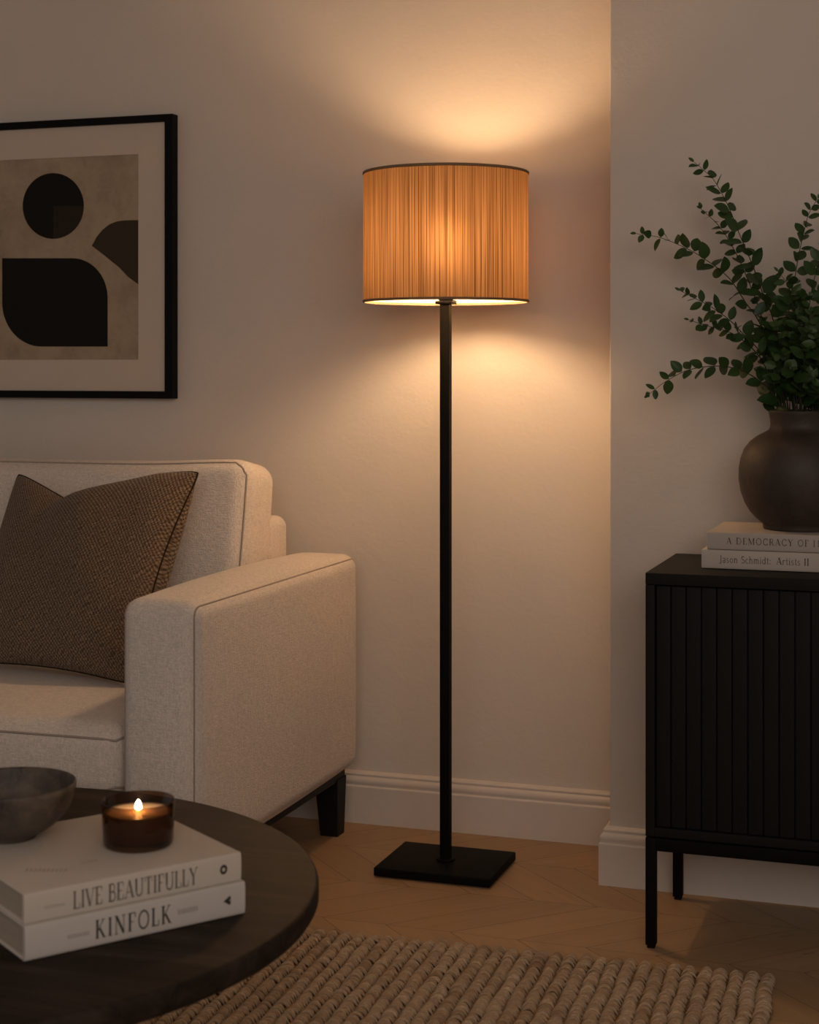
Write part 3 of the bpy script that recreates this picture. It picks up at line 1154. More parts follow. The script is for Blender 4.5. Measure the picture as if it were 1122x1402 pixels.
H1 = 1 - SF / 2
H0 = SF / 2
GL = {
    'A': (0.78, [([(0.08, 0), (0.38, 1)], TN_), ([(0.38, 1), (0.68, 0)], TK), ([(0.19, 0.34), (0.57, 0.34)], TN_), sf(0.09, H0), sf(0.69, H0)]),
    'B': (0.66, st(0.15) + [([(0.15, H1), (0.36, H1)] + A_(0.36, 0.76, 0.17, 0.22, 90, -90) + [(0.15, 0.53)], 0.075), ([(0.36, 0.53)] + A_(0.38, 0.275, 0.21, 0.255, 90, -90) + [(0.15, H0)], 0.085)]),
    'C': (0.78, [(A_(0.43, 0.5, 0.34, 0.48, 38, 322, 26), 0.10), ([(0.70, 0.98), (0.70, 0.72)], TN_), ([(0.70, 0.02), (0.70, 0.22)], TN_)]),
    'D': (0.82, st(0.15) + [([(0.15, H1), (0.34, H1)] + A_(0.34, 0.5, 0.38, 0.475, 90, -90, 20) + [(0.15, H0)], 0.085)]),
    'E': (0.64, st(0.15) + [([(0.15, H1), (0.54, H1), (0.54, 0.76)], TN_), ([(0.15, 0.52), (0.44, 0.52)], TN_), ([(0.15, H0), (0.57, H0), (0.57, 0.26)], TN_)]),
    'F': (0.60, st(0.15) + [([(0.15, H1), (0.54, H1), (0.54, 0.74)], TN_), ([(0.15, 0.51), (0.43, 0.51)], TN_)]),
    'I': (0.34, st(0.17)),
    'K': (0.76, st(0.15) + [([(0.22, 0.42), (0.58, H1)], TN_), ([(0.32, 0.54), (0.64, H0)], 0.13), sf(0.58, H1), sf(0.66, H0)]),
    'L': (0.60, st(0.15) + [([(0.15, H0), (0.55, H0), (0.55, 0.30)], TN_)]),
    'M': (0.98, [([(0.13, 0), (0.13, 1)], TN_), ([(0.13, 1), (0.48, 0.06)], TK), ([(0.48, 0.06), (0.82, 1)], TN_), ([(0.82, 0), (0.82, 1)], TK), sf(0.13, H0), sf(0.82, H0), sf(0.10, H1, 0.1), sf(0.85, H1, 0.1)]),
    'N': (0.84, [([(0.14, 0), (0.14, 1)], TN_), ([(0.14, 1), (0.68, 0.02)], TK), ([(0.68, 0), (0.68, 1)], TN_), sf(0.14, H0), sf(0.10, H1, 0.1), sf(0.68, H1)]),
    'O': (0.86, [(A_(0.43, 0.5, 0.35, 0.48, 0, 360, 32), 0.095)]),
    'R': (0.72, st(0.15) + [([(0.15, H1), (0.36, H1)] + A_(0.36, 0.74, 0.19, 0.235, 90, -90) + [(0.15, 0.50)], 0.08), ([(0.36, 0.50), (0.62, H0)], 0.13), sf(0.64, H0, 0.09)]),
    'S': (0.56, [(A_(0.28, 0.74, 0.18, 0.235, 30, 250, 14) + A_(0.28, 0.265, 0.20, 0.245, 80, -150, 16), 0.095)]),
    'T': (0.70, st(0.35) + [([(0.06, 0.74), (0.06, H1), (0.64, H1), (0.64, 0.74)], TN_)]),
    'U': (0.80, [([(0.15, 1), (0.15, 0.30)] + A_(0.40, 0.30, 0.25, 0.28, 180, 360, 14) + [(0.65, 1)], 0.085), ([(0.15, 1), (0.15, 0.3)], TK), sf(0.15, H1), sf(0.65, H1)]),
    'V': (0.74, [([(0.08, 1), (0.37, 0)], TK), ([(0.37, 0), (0.66, 1)], TN_), sf(0.09, H1), sf(0.66, H1)]),
    'Y': (0.74, [([(0.08, 1), (0.37, 0.48)], TK), ([(0.37, 0.48), (0.66, 1)], TN_), ([(0.37, 0), (0.37, 0.5)], TK), sf(0.09, H1), sf(0.66, H1), sf(0.37, H0)]),
    'J': (0.40, [([(0.24, 1), (0.24, 0.05)] + A_(0.12, 0.02, 0.12, 0.14, 0, -150, 10), 0.10), sf(0.24, H1)]),
    'a': (0.50, [(A_(0.22, 0.48, 0.15, 0.17, 150, 0, 8) + [(0.37, 0.0)], 0.09), (A_(0.22, 0.17, 0.15, 0.16, 20, 340, 16), 0.075)]),
    's': (0.42, [(A_(0.20, 0.48, 0.12, 0.15, 30, 250, 10) + A_(0.20, 0.17, 0.14, 0.15, 80, -150, 12), 0.075)]),
    'o': (0.56, [(A_(0.27, 0.32, 0.20, 0.30, 0, 360, 24), 0.085)]),
    'n': (0.58, [([(0.12, 0), (0.12, 0.64)], 0.10), (A_(0.28, 0.42, 0.16, 0.20, 170, 0, 10) + [(0.44, 0)], 0.09), sf(0.12, H0, 0.09), sf(0.44, H0, 0.09), sf(0.09, 0.62, 0.05)]),
    'c': (0.48, [(A_(0.26, 0.32, 0.19, 0.30, 45, 315, 20), 0.085)]),
    'h': (0.58, [([(0.12, 0), (0.12, 1.0)], 0.10), (A_(0.28, 0.42, 0.16, 0.20, 170, 0, 10) + [(0.44, 0)], 0.09), sf(0.12, H0, 0.09), sf(0.44, H0, 0.09), sf(0.09, 0.98, 0.05)]),
    'm': (0.86, [([(0.12, 0), (0.12, 0.64)], 0.10), (A_(0.27, 0.42, 0.15, 0.20, 170, 0, 10) + [(0.42, 0)], 0.09), (A_(0.57, 0.42, 0.15, 0.20, 170, 0, 10) + [(0.72, 0)], 0.09), sf(0.12, H0, 0.08), sf(0.42, H0, 0.08), sf(0.72, H0, 0.08)]),
    'i': (0.28, [([(0.14, 0), (0.14, 0.64)], 0.10), ([(0.14, 0.80), (0.14, 0.92)], 0.11), sf(0.14, H0, 0.09), sf(0.10, 0.62, 0.06)]),
    'd': (0.58, [(A_(0.26, 0.32, 0.19, 0.30, 0, 360, 24), 0.08), ([(0.45, 0), (0.45, 1.0)], 0.10), sf(0.41, 0.98, 0.06), sf(0.49, H0, 0.06)]),
    't': (0.36, [([(0.17, 0.86), (0.17, 0.08), (0.24, 0.02), (0.32, 0.05)], 0.09), ([(0.05, 0.62), (0.31, 0.62)], 0.05)]),
    'r': (0.42, [([(0.12, 0), (0.12, 0.64)], 0.10), (A_(0.28, 0.42, 0.16, 0.20, 170, 50, 8), 0.09), sf(0.12, H0, 0.09), sf(0.09, 0.62, 0.05)]),
    ':': (0.26, [([(0.12, 0.02), (0.12, 0.14)], 0.12), ([(0.12, 0.48), (0.12, 0.60)], 0.12)]),
    ' ': (0.36, []),
}


def text_width(s, track):
    return sum(GL[ch][0] + track for ch in s) - track


def put_text(mb, s, o, ux, uz, un, height, width, mi, track=0.05, bold=1.0):
    """flat inked letters starting at o, running along ux, upright along uz, lifted along un"""
    o, ux, uz, un = (np.array(q, float) for q in (o, ux, uz, un))
    sx = width / text_width(s, track)
    x = 0.0
    for ch in s:
        adv, strokes = GL[ch]
        for (pts, w) in strokes:
            w = w * bold
            for (p, q) in zip(pts[:-1], pts[1:]):
                p, q = np.array(p), np.array(q)
                d = q - p
                L = math.hypot(*d)
                if L < 1e-6:
                    continue
                d = d / L
                nn = np.array((-d[1], d[0])) * w / 2
                ext = d * (w * 0.18 if len(pts) > 2 else 0)
                quad = [p - ext - nn, q + ext - nn, q + ext + nn, p - ext + nn]
                mb.add([o + ux * (x + k[0]) * sx + uz * k[1] * height + un * 0.0003 for k in quad], [(0, 1, 2, 3)], mi)
        x += adv + track


# ------------------------------------------------------------------ books
def book(name, label, corner, rz, L, Dp, T, cover, group=None):
    """corner: spine end at lower left (seen from the spine). local x runs along the spine, local y away from it"""
    t = thing(name, label, 'book', corner, rz, group)
    m = MB()
    ct = 0.0026
    m.box((0, 0.004, 0), (L, Dp, ct), 0, 0.0009)
    m.box((0, 0.004, T - ct), (L, Dp, T), 0, 0.0009)
    # gently rounded spine
    n = 10
    prof = []
    for k in range(n + 1):
        w = math.pi * (k / n) - math.pi / 2
        prof.append((0.0045 - 0.0045 * math.cos(w) ** 0.35 if abs(math.cos(w)) > 1e-6 else 0.0045, T / 2 + math.sin(w) * T / 2))
    vs = []
    for x in (0, L):
        vs += [(x, y, z) for (y, z) in prof]
        vs += [(x, 0.0065, z) for (y, z) in prof]
    k = n + 1
    fs = []
    for i in range(n):
        fs.append((i, 2 * k + i, 2 * k + i + 1, i + 1))
        fs.append((k + i, k + i + 1, 3 * k + i + 1, 3 * k + i))
        fs.append((i, i + 1, k + i + 1, k + i))
        fs.append((2 * k + i, 3 * k + i, 3 * k + i + 1, 2 * k + i + 1))
    m.add(vs, fs, 0, False)
    p = MB()
    p.box((0.003, 0.0068, ct - 0.0002), (L - 0.003, Dp - 0.003, T - ct + 0.0002))
    return t, m, p


SPU, SPZ, SPN = (1, 0, 0), (0, 0, 1), (0, -1, 0)
# camera-aligned to world rotation for the two books on the table
BA = math.radians(35.5)                 # turn of the spine against the picture plane
wa = BA + TH
T2, T1 = 0.0415, 0.0365
fr = np.array(on_z(330.5, 1167.5, TZ + T1 + T2))   # near right top corner of the upper book
ux = np.array((math.cos(wa), math.sin(wa)))
uy = np.array((-math.sin(wa), math.cos(wa)))
BL = 0.292
c1 = fr - ux * BL
t, m, p = book('art_book', 'ivory book with a ring mark on its spine, carrying the candle and the bowl', (c1[0], c1[1], TZ + T2 + 0.0006), wa, BL, 0.270, T1, COVER_A)
put_text(m, 'LIVE BEAUTIFULLY', (0.21 * BL, 0, 0.0075), SPU, SPZ, SPN, 0.0215, 0.575 * BL, 2, 0.04, 1.0)
put_text(m, 'IIIIIIII', (0.085 * BL, 0, T1 * 0.40), SPU, SPZ, SPN, 0.0035, 0.09 * BL, 3, 0.1, 0.8)
cx, cz = 0.912 * BL, T1 * 0.52
ring = []
for k in range(24):
    w0, w1 = 2 * math.pi * k / 24, 2 * math.pi * (k + 1) / 24
    ro, ri = 0.0062, 0.0026
    m.add([(cx + ro * 0.85 * math.cos(w0), -0.0003, cz + ro * math.sin(w0)), (cx + ro * 0.85 * math.cos(w1), -0.0003, cz + ro * math.sin(w1)),
           (cx + ri * 0.85 * math.cos(w1), -0.0003, cz + ri * math.sin(w1)), (cx + ri * 0.85 * math.cos(w0), -0.0003, cz + ri * math.sin(w0))], [(0, 1, 2, 3)], 1)
# faint printed lines on the upper cover
put_text(m, 'IIIIIIIIII', (0.035, 0.085, T1 + 0.0001), (0.8, -0.6, 0), (0.6, 0.8, 0), (0, 0, 1), 0.010, 0.052, 3, 0.1, 0.6)
put_text(m, 'IIIII', (0.105, 0.070, T1 + 0.0001), (1, 0, 0), (0, 1, 0), (0, 0, 1), 0.008, 0.022, 3, 0.1, 0.5)
m.build('cover', [COVER_A, INK, INKTAUPE, INKSOFT], t)
p.build('pages', PAGES, t)
c2 = fr - ux * (BL + 0.004) + ux * 0.0035 - uy * 0.004
t, m, p = book('art_book', 'grey white book with an arrow mark on its spine, lying under the ivory book', (c2[0], c2[1], TZ + 0.0004), wa, BL + 0.004, 0.276, T2, COVER_B)
B2 = BL + 0.004
put_text(m, 'KINFOLK', (0.30 * B2, 0, 0.0095), SPU, SPZ, SPN, 0.0225, 0.345 * B2, 1, 0.14, 1.0)
put_text(m, 'IIIIIIIII', (0.18 * B2, 0, T2 * 0.40), SPU, SPZ, SPN, 0.0045, 0.095 * B2, 2, 0.1, 0.8)
put_text(m, 'IIIIIIIII', (0.675 * B2, 0, T2 * 0.42), SPU, SPZ, SPN, 0.0060, 0.095 * B2, 2, 0.1, 0.8)
cx, cz = 0.912 * B2, T2 * 0.52
m.add([(cx - 0.0058, -0.0003, cz), (cx + 0.004, -0.0003, cz - 0.0062), (cx + 0.0052, -0.0003, cz - 0.001), (cx + 0.002, -0.0003, cz), (cx + 0.0052, -0.0003, cz + 0.001), (cx + 0.004, -0.0003, cz + 0.0062)], [(0, 1, 2, 3), (0, 3, 4, 5)], 1)
m.build('cover', [COVER_B, INK, INKTAUPE, INKSOFT], t)
p.build('pages', PAGES, t)
BTOP = TZ + T2 + T1 + 0.0008

# ------------------------------------------------------------------ bowl
bx_, by_ = on_z(13, 1146, BTOP)
bowl = thing('bowl', 'shallow grey brown stoneware bowl standing on the ivory book', 'bowl', (bx_, by_, BTOP))
mb = MB()
BO = [(0.0, 0.002), (0.027, 0.002), (0.028, 0.0), (0.0335, 0.0), (0.035, 0.002), (0.0365, 0.0048), (0.048, 0.0105), (0.060, 0.0185), (0.0705, 0.0285), (0.0785, 0.040), (0.0835, 0.052), (0.0862, 0.064), (0.0868, 0.0695), (0.0860, 0.0718),
      (0.0840, 0.0722), (0.0825, 0.0695), (0.0810, 0.060), (0.0765, 0.046), (0.069, 0.034), (0.058, 0.024), (0.043, 0.016), (0.025, 0.0115), (0.0, 0.0105)]
mb.lathe(BO, (0, 0, 0), 96)
mb.build('bowl_body', BOWL, bowl)

# ------------------------------------------------------------------ candle
kx, ky = on_z(189.5, 1156, BTOP)
can = thing('candle', 'burning candle in a smoked amber glass jar on the ivory book', 'candle', (kx, ky, BTOP))
mb = MB()
mb.lathe([(0.0, 0.0002), (0.041, 0.0002), (0.0438, 0.0020), (0.0452, 0.006), (0.0472, 0.056), (0.0466, 0.0582), (0.0455, 0.0575), (0.0438, 0.0110), (0.042, 0.0088), (0.0, 0.0080)], (0, 0, 0), 72)
mb.build('jar', GLASS, can)
mb = MB()
mb.lathe([(0.0, 0.0085), (0.040, 0.0088), (0.0434, 0.011), (0.0448, 0.0420), (0.0442, 0.0432), (0.038, 0.0427), (0.012, 0.0418), (0.0, 0.0416)], (0, 0, 0), 64)
mb.build('wax', WAX, can)
mb = MB()
mb.tube([(0, 0, 0.041), (0.0004, 0, 0.0445), (0.0008, 0, 0.0475)], 0.0008, 8)
mb.build('wick', ARTBLACK, can)
mb = MB()
mb.lathe([(0.0, 0.0435), (0.0024, 0.0445), (0.0036, 0.0465), (0.0040, 0.049), (0.0034, 0.0525), (0.0020, 0.0558), (0.0, 0.0582)], (0, 0, 0), 24)
mb.build('flame', FLAME, can)

# ------------------------------------------------------------------ sideboard
CY0, CY1 = 3.105, 3.445
CX0 = on_y(884.0, 900, CY0)[0]
CX1 = CX0 + 1.24
CZ = 0.7085
sb = thing('sideboard', 'black slatted sideboard on thin square metal legs standing against the pier wall', 'sideboard', ((CX0 + CX1) / 2, (CY0 + CY1) / 2, 0))
SBO = np.array(((CX0 + CX1) / 2, (CY0 + CY1) / 2, 0))


def sbx(m, a, b, bv=0.0012, mi=0):
    m.box(np.array(a) - SBO, np.array(b) - SBO, mi, bv)


BZ0 = 0.2115
mb = MB()
sbx(mb, (CX0, CY0, CZ - 0.022), (CX1, CY1, CZ))
mb.build('top', BLACKWOOD, sb)
mb = MB()
SWD = 0.0175
sbx(mb, (CX0, CY0 + 0.001, BZ0), (CX0 + SWD, CY1, CZ - 0.0225))
sbx(mb, (CX1 - SWD, CY0 + 0.001, BZ0), (CX1, CY1, CZ - 0.0225))
sbx(mb, (CX0 + SWD, CY0 + 0.001, BZ0), (CX1 - SWD, CY1, BZ0 + 0.0175))
sbx(mb, (CX0 + SWD, CY1 - 0.008, BZ0 + 0.0175), (CX1 - SWD, CY1, CZ - 0.0225))
sbx(mb, (CX0 + SWD, CY0 + 0.03, BZ0 + 0.23), (CX1 - SWD, CY1 - 0.008, BZ0 + 0.246))
mb.build('carcass', BLACKWOOD, sb)
DZ0, DZ1 = BZ0 + 0.0185, CZ - 0.0245
mid = (CX0 + CX1) / 2
sl = (on_y(1099.0, 900, CY0)[0] - on_y(897.7, 900, CY0)[0]) / 9.45
for (x0, x1) in ((CX0 + SWD + 0.0012, mid - 0.001), (mid + 0.001, CX1 - SWD - 0.0012)):
    m = MB()
    nsl = max(1, round((x1 - x0) / sl))
    w = (x1 - x0) / nsl
    sbx(m, (x0, CY0 + 0.0145, DZ0), (x1, CY0 + 0.024, DZ1))
    for k in range(nsl):
        sbx(m, (x0 + k * w + 0.0009, CY0 + 0.0065, DZ0), (x0 + (k + 1) * w - 0.0009, CY0 + 0.0150, DZ1), 0.0014)
    m.build('door', BLACKWOOD, sb)
# metal under-frame
RZ1, RZ0, LW = BZ0 - 0.0025, BZ0 - 0.0265, 0.0195
mb = MB()
sbx(mb, (CX0 + LW, CY0, RZ0), (CX1 - LW, CY0 + LW, RZ1))
sbx(mb, (CX0 + LW, CY1 - LW - 0.02, RZ0), (CX1 - LW, CY1 - 0.02, RZ1))
sbx(mb, (CX0, CY0 + LW, RZ0), (CX0 + LW, CY1 - LW - 0.02, RZ1))
sbx(mb, (CX1 - LW, CY0 + LW, RZ0), (CX1, CY1 - LW - 0.02, RZ1))
for x in (CX0 + 0.04, mid, CX1 - 0.06):
    for y in (CY0 + 0.05, CY1 - 0.08):
        sbx(mb, (x, y, RZ1 - 0.001), (x + 0.02, y + 0.02, BZ0 + 0.0005), 0)
mb.build('under_frame', BLACKMETAL, sb)
for x in (CX0, CX1 - LW):
    for y in (CY0, CY1 - LW - 0.02):
        m = MB()
        sbx(m, (x, y, 0.006), (x + LW, y + LW, RZ1))
        sbx(m, (x + 0.0025, y + 0.0025, 0), (x + LW - 0.0025, y + LW - 0.0025, 0.008), 0.0008)
        m.build('leg', BLACKMETAL, sb)

# books under the vase
BY = 3.205
xb2 = on_y(961.0, 760, BY)[0]
xb1 = on_y(968.8, 735, BY)[0]
TB2, TB1 = 0.0365, 0.0335
t, m, p = book('art_book', 'warm grey book lying directly on the black sideboard top under another book', (xb2, BY, CZ + 0.0004), 0, 0.335, 0.225, TB2, COVER_D)


def along(x, y=760):
    return on_y(x, y, BY)[0]


put_text(m, 'Jason Schmidt:', (along(985.5) - xb2, 0, 0.0125), SPU, SPZ, SPN, 0.0135, along(1056.5) - along(985.5), 1, 0.06, 0.85)
put_text(m, 'Artists II', (along(1063.5) - xb2, 0, 0.0125), SPU, SPZ, SPN, 0.0135, along(1108.5) - along(1063.5), 1, 0.06, 0.85)
m.build('cover', [COVER_D, INK], t)
p.build('pages', PAGES, t)
t, m, p = book('art_book', 'grey book directly under the dark vase, upper one of the sideboard pair', (xb1, BY + 0.001, CZ + TB2 + 0.0008), 0, 0.320, 0.222, TB1, COVER_C)
w = along(1108) - along(995)
put_text(m, 'A DEMOCRACY OF', (along(995) - xb1, -0.0, 0.0115), SPU, SPZ, SPN, 0.0125, w, 1, 0.16, 0.8)
put_text(m, 'IDEAS', (along(1114) - xb1, -0.0, 0.0115), SPU, SPZ, SPN, 0.0125, w * 0.36, 1, 0.16, 0.8) if False else put_text(m, 'I', (along(1114) - xb1, -0.0, 0.0115), SPU, SPZ, SPN, 0.0125, 0.0035, 1, 0.16, 0.8)
put_text(m, 'I', (along(1120) - xb1, -0.0, 0.0115), SPU, SPZ, SPN, 0.0125, 0.0035, 1, 0.16, 0.8)
m.build('cover', [COVER_C, INK], t)
p.build('pages', PAGES, t)
VZ = CZ + TB2 + TB1 + 0.0012

# ------------------------------------------------------------------ vase
VX, VY = on_y(1095.5, 700, 3.322)[0], 3.322
vase = thing('vase', 'dark brown stoneware vase with a short neck standing on two grey books', 'vase', (VX, VY, VZ))
mb = MB()
VO = [(0, 0.003), (0.062, 0.003), (0.064, 0.0), (0.0695, 0.0), (0.0705, 0.003), (0.0705, 0.008), (0.0745, 0.0125), (0.086, 0.022), (0.0965, 0.034), (0.1065, 0.051), (0.1138, 0.072), (0.1178, 0.097), (0.1176, 0.117), (0.1142, 0.137),
      (0.1070, 0.156), (0.0955, 0.171), (0.0815, 0.1815), (0.0680, 0.1885), (0.0600, 0.193), (0.0567, 0.1985), (0.0562, 0.206), (0.0570, 0.215), (0.0588, 0.224), (0.0598, 0.2285), (0.0594, 0.2315), (0.0578, 0.2325), (0.0560, 0.2315),
      (0.0530, 0.225), (0.0510, 0.210), (0.0520, 0.196), (0.065, 0.184), (0.088, 0.170), (0.102, 0.150), (0.110, 0.110), (0.100, 0.055), (0.070, 0.020), (0, 0.014)]
mb.lathe(VO, (0, 0, 0), 96)
mb.build('vase_body', VASE, vase)
VTOP = VZ + 0.2325

# ------------------------------------------------------------------ plant
plant = thing('leafy_plant', 'bushy green leafy branches spreading out of the dark stoneware vase', 'plant', (VX, VY, VTOP))
PO = np.array((VX, VY, VTOP))
prng = random.Random(11)


def smooth_path(pts, n):
    pts = np.array(pts, float)
    m = len(pts)
    ext = np.vstack([2 * pts[0] - pts[1], pts, 2 * pts[-1] - pts[-2]])
    out = []
    for i in range(m - 1):
        p0, p1, p2, p3 = ext[i:i + 4]
        for k in range(n):
            t = k / n
            out.append(0.5 * ((2 * p1) + (-p0 + p2) * t + (2 * p0 - 5 * p1 + 4 * p2 - p3) * t * t + (-p0 + 3 * p1 - 3 * p2 + p3) * t ** 3))
    out.append(pts[-1])
    return np.array(out)


def leaf(m, tones, base, axis, nrm, L, W, tone):
    axis = axis / np.linalg.norm(axis)
    side = np.cross(axis, nrm)
    side /= np.linalg.norm(side) + 1e-9
    nrm = np.cross(side, axis)
    cup = prng.uniform(0.05, 0.28)
    droop = prng.uniform(-0.10, 0.30)
    n = 7
    vs, fs = [], []
    for k in range(n + 1):
        s = k / n
        w = W * 0.5 * (math.sin(math.pi * min(1, s ** 0.85)) ** 0.72) if 0 < k < n else (0.0006 if k == 0 else 0.0)
        c = base + axis * (L * (0.06 + s)) - nrm * (droop * L * s * s)
        for q in (-1, -0.5, 0, 0.5, 1):
            vs.append(c + side * w * q + nrm * (cup * w * (abs(q) ** 1.5)))
    for k in range(n):
        for q in range(4):
            a = k * 5 + q
            fs.append((a, a + 1, a + 6, a + 5))
    # petiole
    m.add(vs, fs, 1, True)
    tones.extend([tone] * len(vs))


def branch(path, lmax=0.028, dens=0.0205, bare=0.0, r0=0.0019):
    q = smooth_path(path, 8)
    seg = np.linalg.norm(np.diff(q, axis=0), axis=1)
    s = np.concatenate([[0], np.cumsum(seg)])
    tot = s[-1]
    m = MB()
    rr = r0 * (1 - 0.72 * s / tot)
    m.tube(q - PO, rr, 6)
    tones = [0.3] * len(m.v)
    pos = tot * bare
    alt = prng.random() * math.pi
    while pos < tot:
        i = min(len(q) - 2, int(np.searchsorted(s, pos)) - 1 if pos > 0 else 0)
        i = max(0, i)
        f = (pos - s[i]) / max(seg[i], 1e-9)
        b = q[i] + (q[i + 1] - q[i]) * f
        t = (q[i + 1] - q[i]) / max(seg[i], 1e-9)
        a = np.cross(t, (0.13, 0.9, 0.25))
        a /= np.linalg.norm(a)
        c = np.cross(t, a)
        frac = pos / tot
        size = lmax * (0.62 + 0.5 * math.sin(math.pi * min(1.0, 0.25 + 0.62 * frac))) * (1.0 if frac < 0.8 else 1.0 - 1.8 * (frac - 0.8))
        for sgn in (1, -1):
            if prng.random() < 0.06:
                continue
            w = alt + prng.uniform(-0.35, 0.35)
            perp = a * math.cos(w) + c * math.sin(w)
            ax = perp * sgn * prng.uniform(0.75, 1.0) + t * prng.uniform(0.25, 0.75) + np.array((0, 0, prng.uniform(-0.12, 0.15)))
            L = size * prng.uniform(0.85, 1.2) * 1.22
            tip = b + ax / np.linalg.norm(ax) * L * 1.1
            if tip[1] > PY - 0.008:
                ax[1] = -abs(ax[1])
            nr = t * 0.35 + np.array((0.30, -1.0, 0.45)) + np.array([prng.uniform(-0.75, 0.75) for _ in range(3)])
            leaf(m, tones, b - PO, ax, nr, L, L * prng.uniform(0.56, 0.72), min(1, max(0, 0.28 + 0.45 * frac + prng.uniform(-0.25, 0.25))))
        alt += math.pi / 2 + prng.uniform(-0.25, 0.25)
        pos += dens * 1.12 * prng.uniform(0.8, 1.2) * (1.0 if frac < 0.75 else 0.72)
    # tip leaf
    t = q[-1] - q[-2]
    leaf(m, tones, q[-1] - PO, t, np.array((0.3, -0.7, 0.3)), lmax * 0.5, lmax * 0.26, 0.9)
    o = m.build('branch', [STEM, LEAF], plant)
    at = o.data.attributes.new('tone', 'FLOAT', 'POINT')
    at.data.foreach_set('value', np.array(tones, np.float32))
    return o


def trace(pix, Y0, Y1, root):
    """pix from the base of the spray to its tip"""
    pts = [np.array((VX + root[0], VY + root[1], VTOP - 0.075)), np.array((VX + root[0] * 1.3, VY + root[1] * 1.3, VTOP - 0.01))]
    n = len(pix)
    for k, (x, y) in enumerate(pix):
        Y = Y0 + (Y1 - Y0) * (k + 1) / n
        pts.append(P3(x, y, Y))
    return pts


branch(trace([(1070, 490), (1058, 434), (1044, 399), (1031, 363), (1014, 323), (998, 283), (979, 248), (964, 233), (951, 222)], 3.32, 3.30, (-0.016, 0.0)), 0.0285, 0.0235, 0.22)
branch(trace([(1064, 500), (1052, 461), (1036, 412), (1016, 363), (998, 328), (982, 306), (960, 286)], 3.33, 3.36, (-0.02, 0.012)), 0.022, 0.0185, 0.25)
branch(trace([(1062, 490), (1039, 439), (1022, 415), (998, 380), (963, 353), (936, 338), (903, 325), (872, 320)], 3.32, 3.33, (-0.026, 0.0)), 0.0265, 0.0225, 0.25)
branch(trace([(1058, 512), (1040, 480), (1017, 456), (998, 437), (974, 420), (949, 407), (932, 398)], 3.30, 3.27, (-0.028, -0.01)), 0.024, 0.0185, 0.22)
branch(trace([(1050, 506), (1035, 482), (1015, 464), (995, 453), (968, 446), (944, 438)], 3.31, 3.30, (-0.03, 0.004)), 0.021, 0.0185, 0.25)
branch(trace([(1068, 552), (1047, 527), (1022, 510), (995, 502), (968, 502), (939, 508), (911, 523), (890, 539)], 3.30, 3.28, (-0.036, -0.014)), 0.0265, 0.0215, 0.18)
branch(trace([(1079, 480), (1082, 412), (1089, 380), (1094, 350), (1102, 315), (1108, 293), (1120, 272)], 3.31, 3.28, (-0.006, -0.012)), 0.0265, 0.0200, 0.2)
branch(trace([(1082, 470), (1086, 425), (1080, 392), (1066, 372)], 3.32, 3.27, (-0.004, -0.02)), 0.024, 0.018, 0.3)
branch(trace([(1098, 470), (1108, 420), (1116, 380), (1128, 345), (1146, 318)], 3.31, 3.28, (0.004, -0.01)), 0.027, 0.0195, 0.2)
branch(trace([(1104, 480), (1122, 430), (1138, 390), (1150, 330), (1152, 290)], 3.33, 3.37, (0.012, 0.01)), 0.027, 0.0195, 0.2)
branch(trace([(1112, 490), (1136, 440), (1162, 400), (1190, 372), (1220, 350)], 3.31, 3.29, (0.022, 0.0)), 0.027, 0.0205, 0.2)
branch(trace([(1120, 510), (1150, 480), (1185, 462), (1222, 452), (1260, 456)], 3.31, 3.30, (0.028, -0.006)), 0.027, 0.0205, 0.2)
branch(trace([(1122, 535), (1150, 512), (1185, 505), (1220, 516)], 3.29, 3.26, (0.034, -0.012)), 0.026, 0.0205, 0.2)
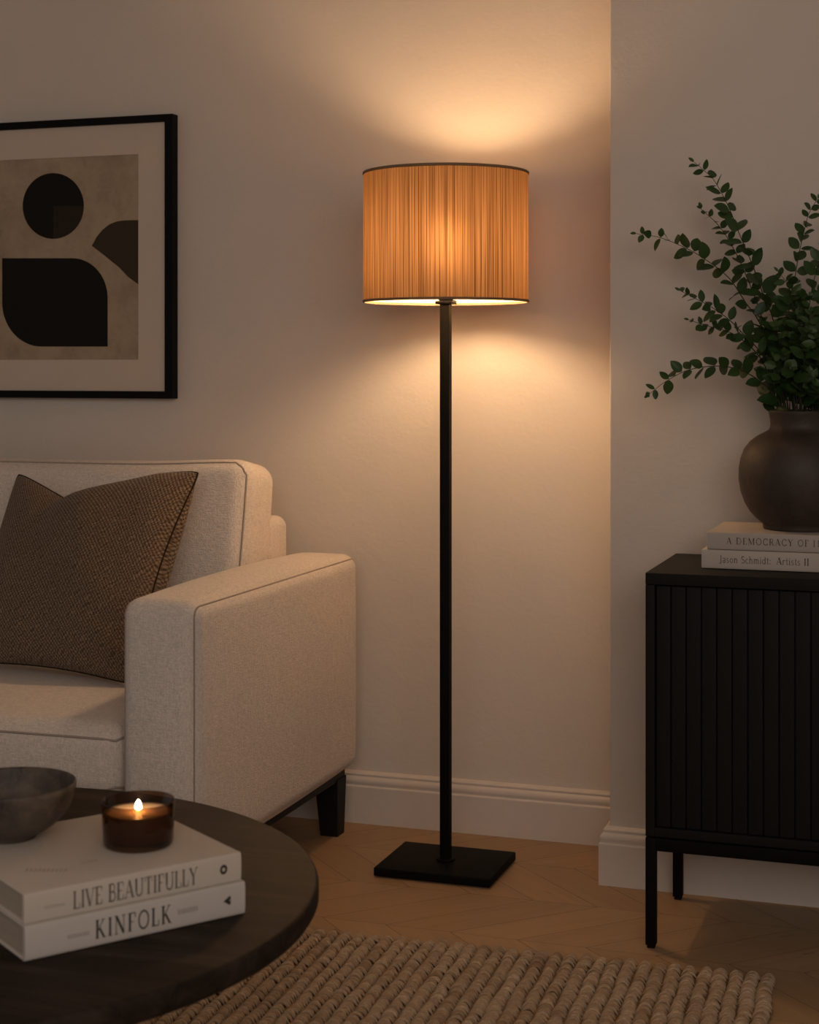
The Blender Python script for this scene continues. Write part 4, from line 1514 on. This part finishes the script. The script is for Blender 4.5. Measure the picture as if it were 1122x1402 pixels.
# the dense middle of the bunch
core = [(1060, 448), (1076, 440), (1092, 432), (1106, 428), (1120, 440), (1050, 470), (1068, 462), (1086, 458), (1102, 455), (1118, 462), (1060, 490),
        (1074, 484), (1092, 480), (1110, 484), (1126, 492), (1068, 506), (1084, 502), (1102, 504), (1120, 512), (1134, 470), (1092, 516), (1110, 520), (1124, 448),
        (1098, 402), (1112, 412), (1128, 415), (1064, 425)]
for k, (x, y) in enumerate(core):
    Y = 3.32 + prng.uniform(-0.11, 0.085)
    tip = P3(x + prng.uniform(-5, 5), y + prng.uniform(-5, 5), Y)
    rx, ry = (x - 1095) * 0.0006 + prng.uniform(-0.012, 0.012), (Y - VY) * 0.18
    root = np.array((VX + rx, VY + ry, VTOP - 0.07))
    mouth = np.array((VX + rx * 1.5, VY + ry * 1.5, VTOP + 0.004))
    mid_ = mouth * 0.45 + tip * 0.55 + np.array((0, 0, 0.012))
    branch([root, mouth, mid_, tip], 0.0265, 0.0185, 0.56, 0.0016)

# ------------------------------------------------------------------ light
world = bpy.data.worlds.new('dusk')
scene.world = world
world.use_nodes = True
bg = world.node_tree.nodes['Background']
bg.inputs['Color'].default_value = (1.0, 0.885, 0.80, 1)
bg.inputs['Strength'].default_value = WORLD

ld = bpy.data.lights.new('fill_light', 'AREA')  # added unseen area light, soft fill from behind and above the camera
ld.shape = 'RECTANGLE'
ld.size, ld.size_y = 2.6, 2.2
ld.energy = KEY
ld.color = (1.0, 0.88, 0.80)
lo = bpy.data.objects.new('fill_light', ld)
col.objects.link(lo)
lo.location = (0.55, -0.9, 2.35)
d = Vector((-1.2, 3.2, 0.7)) - Vector(lo.location)
lo.rotation_euler = d.to_track_quat('-Z', 'Y').to_euler()

scene.cycles.use_denoising = True
scene.cycles.max_bounces = 10
scene.cycles.diffuse_bounces = 6
scene.cycles.transparent_max_bounces = 16
scene.cycles.sample_clamp_indirect = 6.0
scene.cycles.caustics_reflective = False
scene.cycles.caustics_refractive = False
scene.view_settings.view_transform = 'Standard'
scene.view_settings.look = 'None'
scene.view_settings.exposure = 0.0
scene.view_settings.gamma = 1.0
scene.view_settings.use_curve_mapping = False
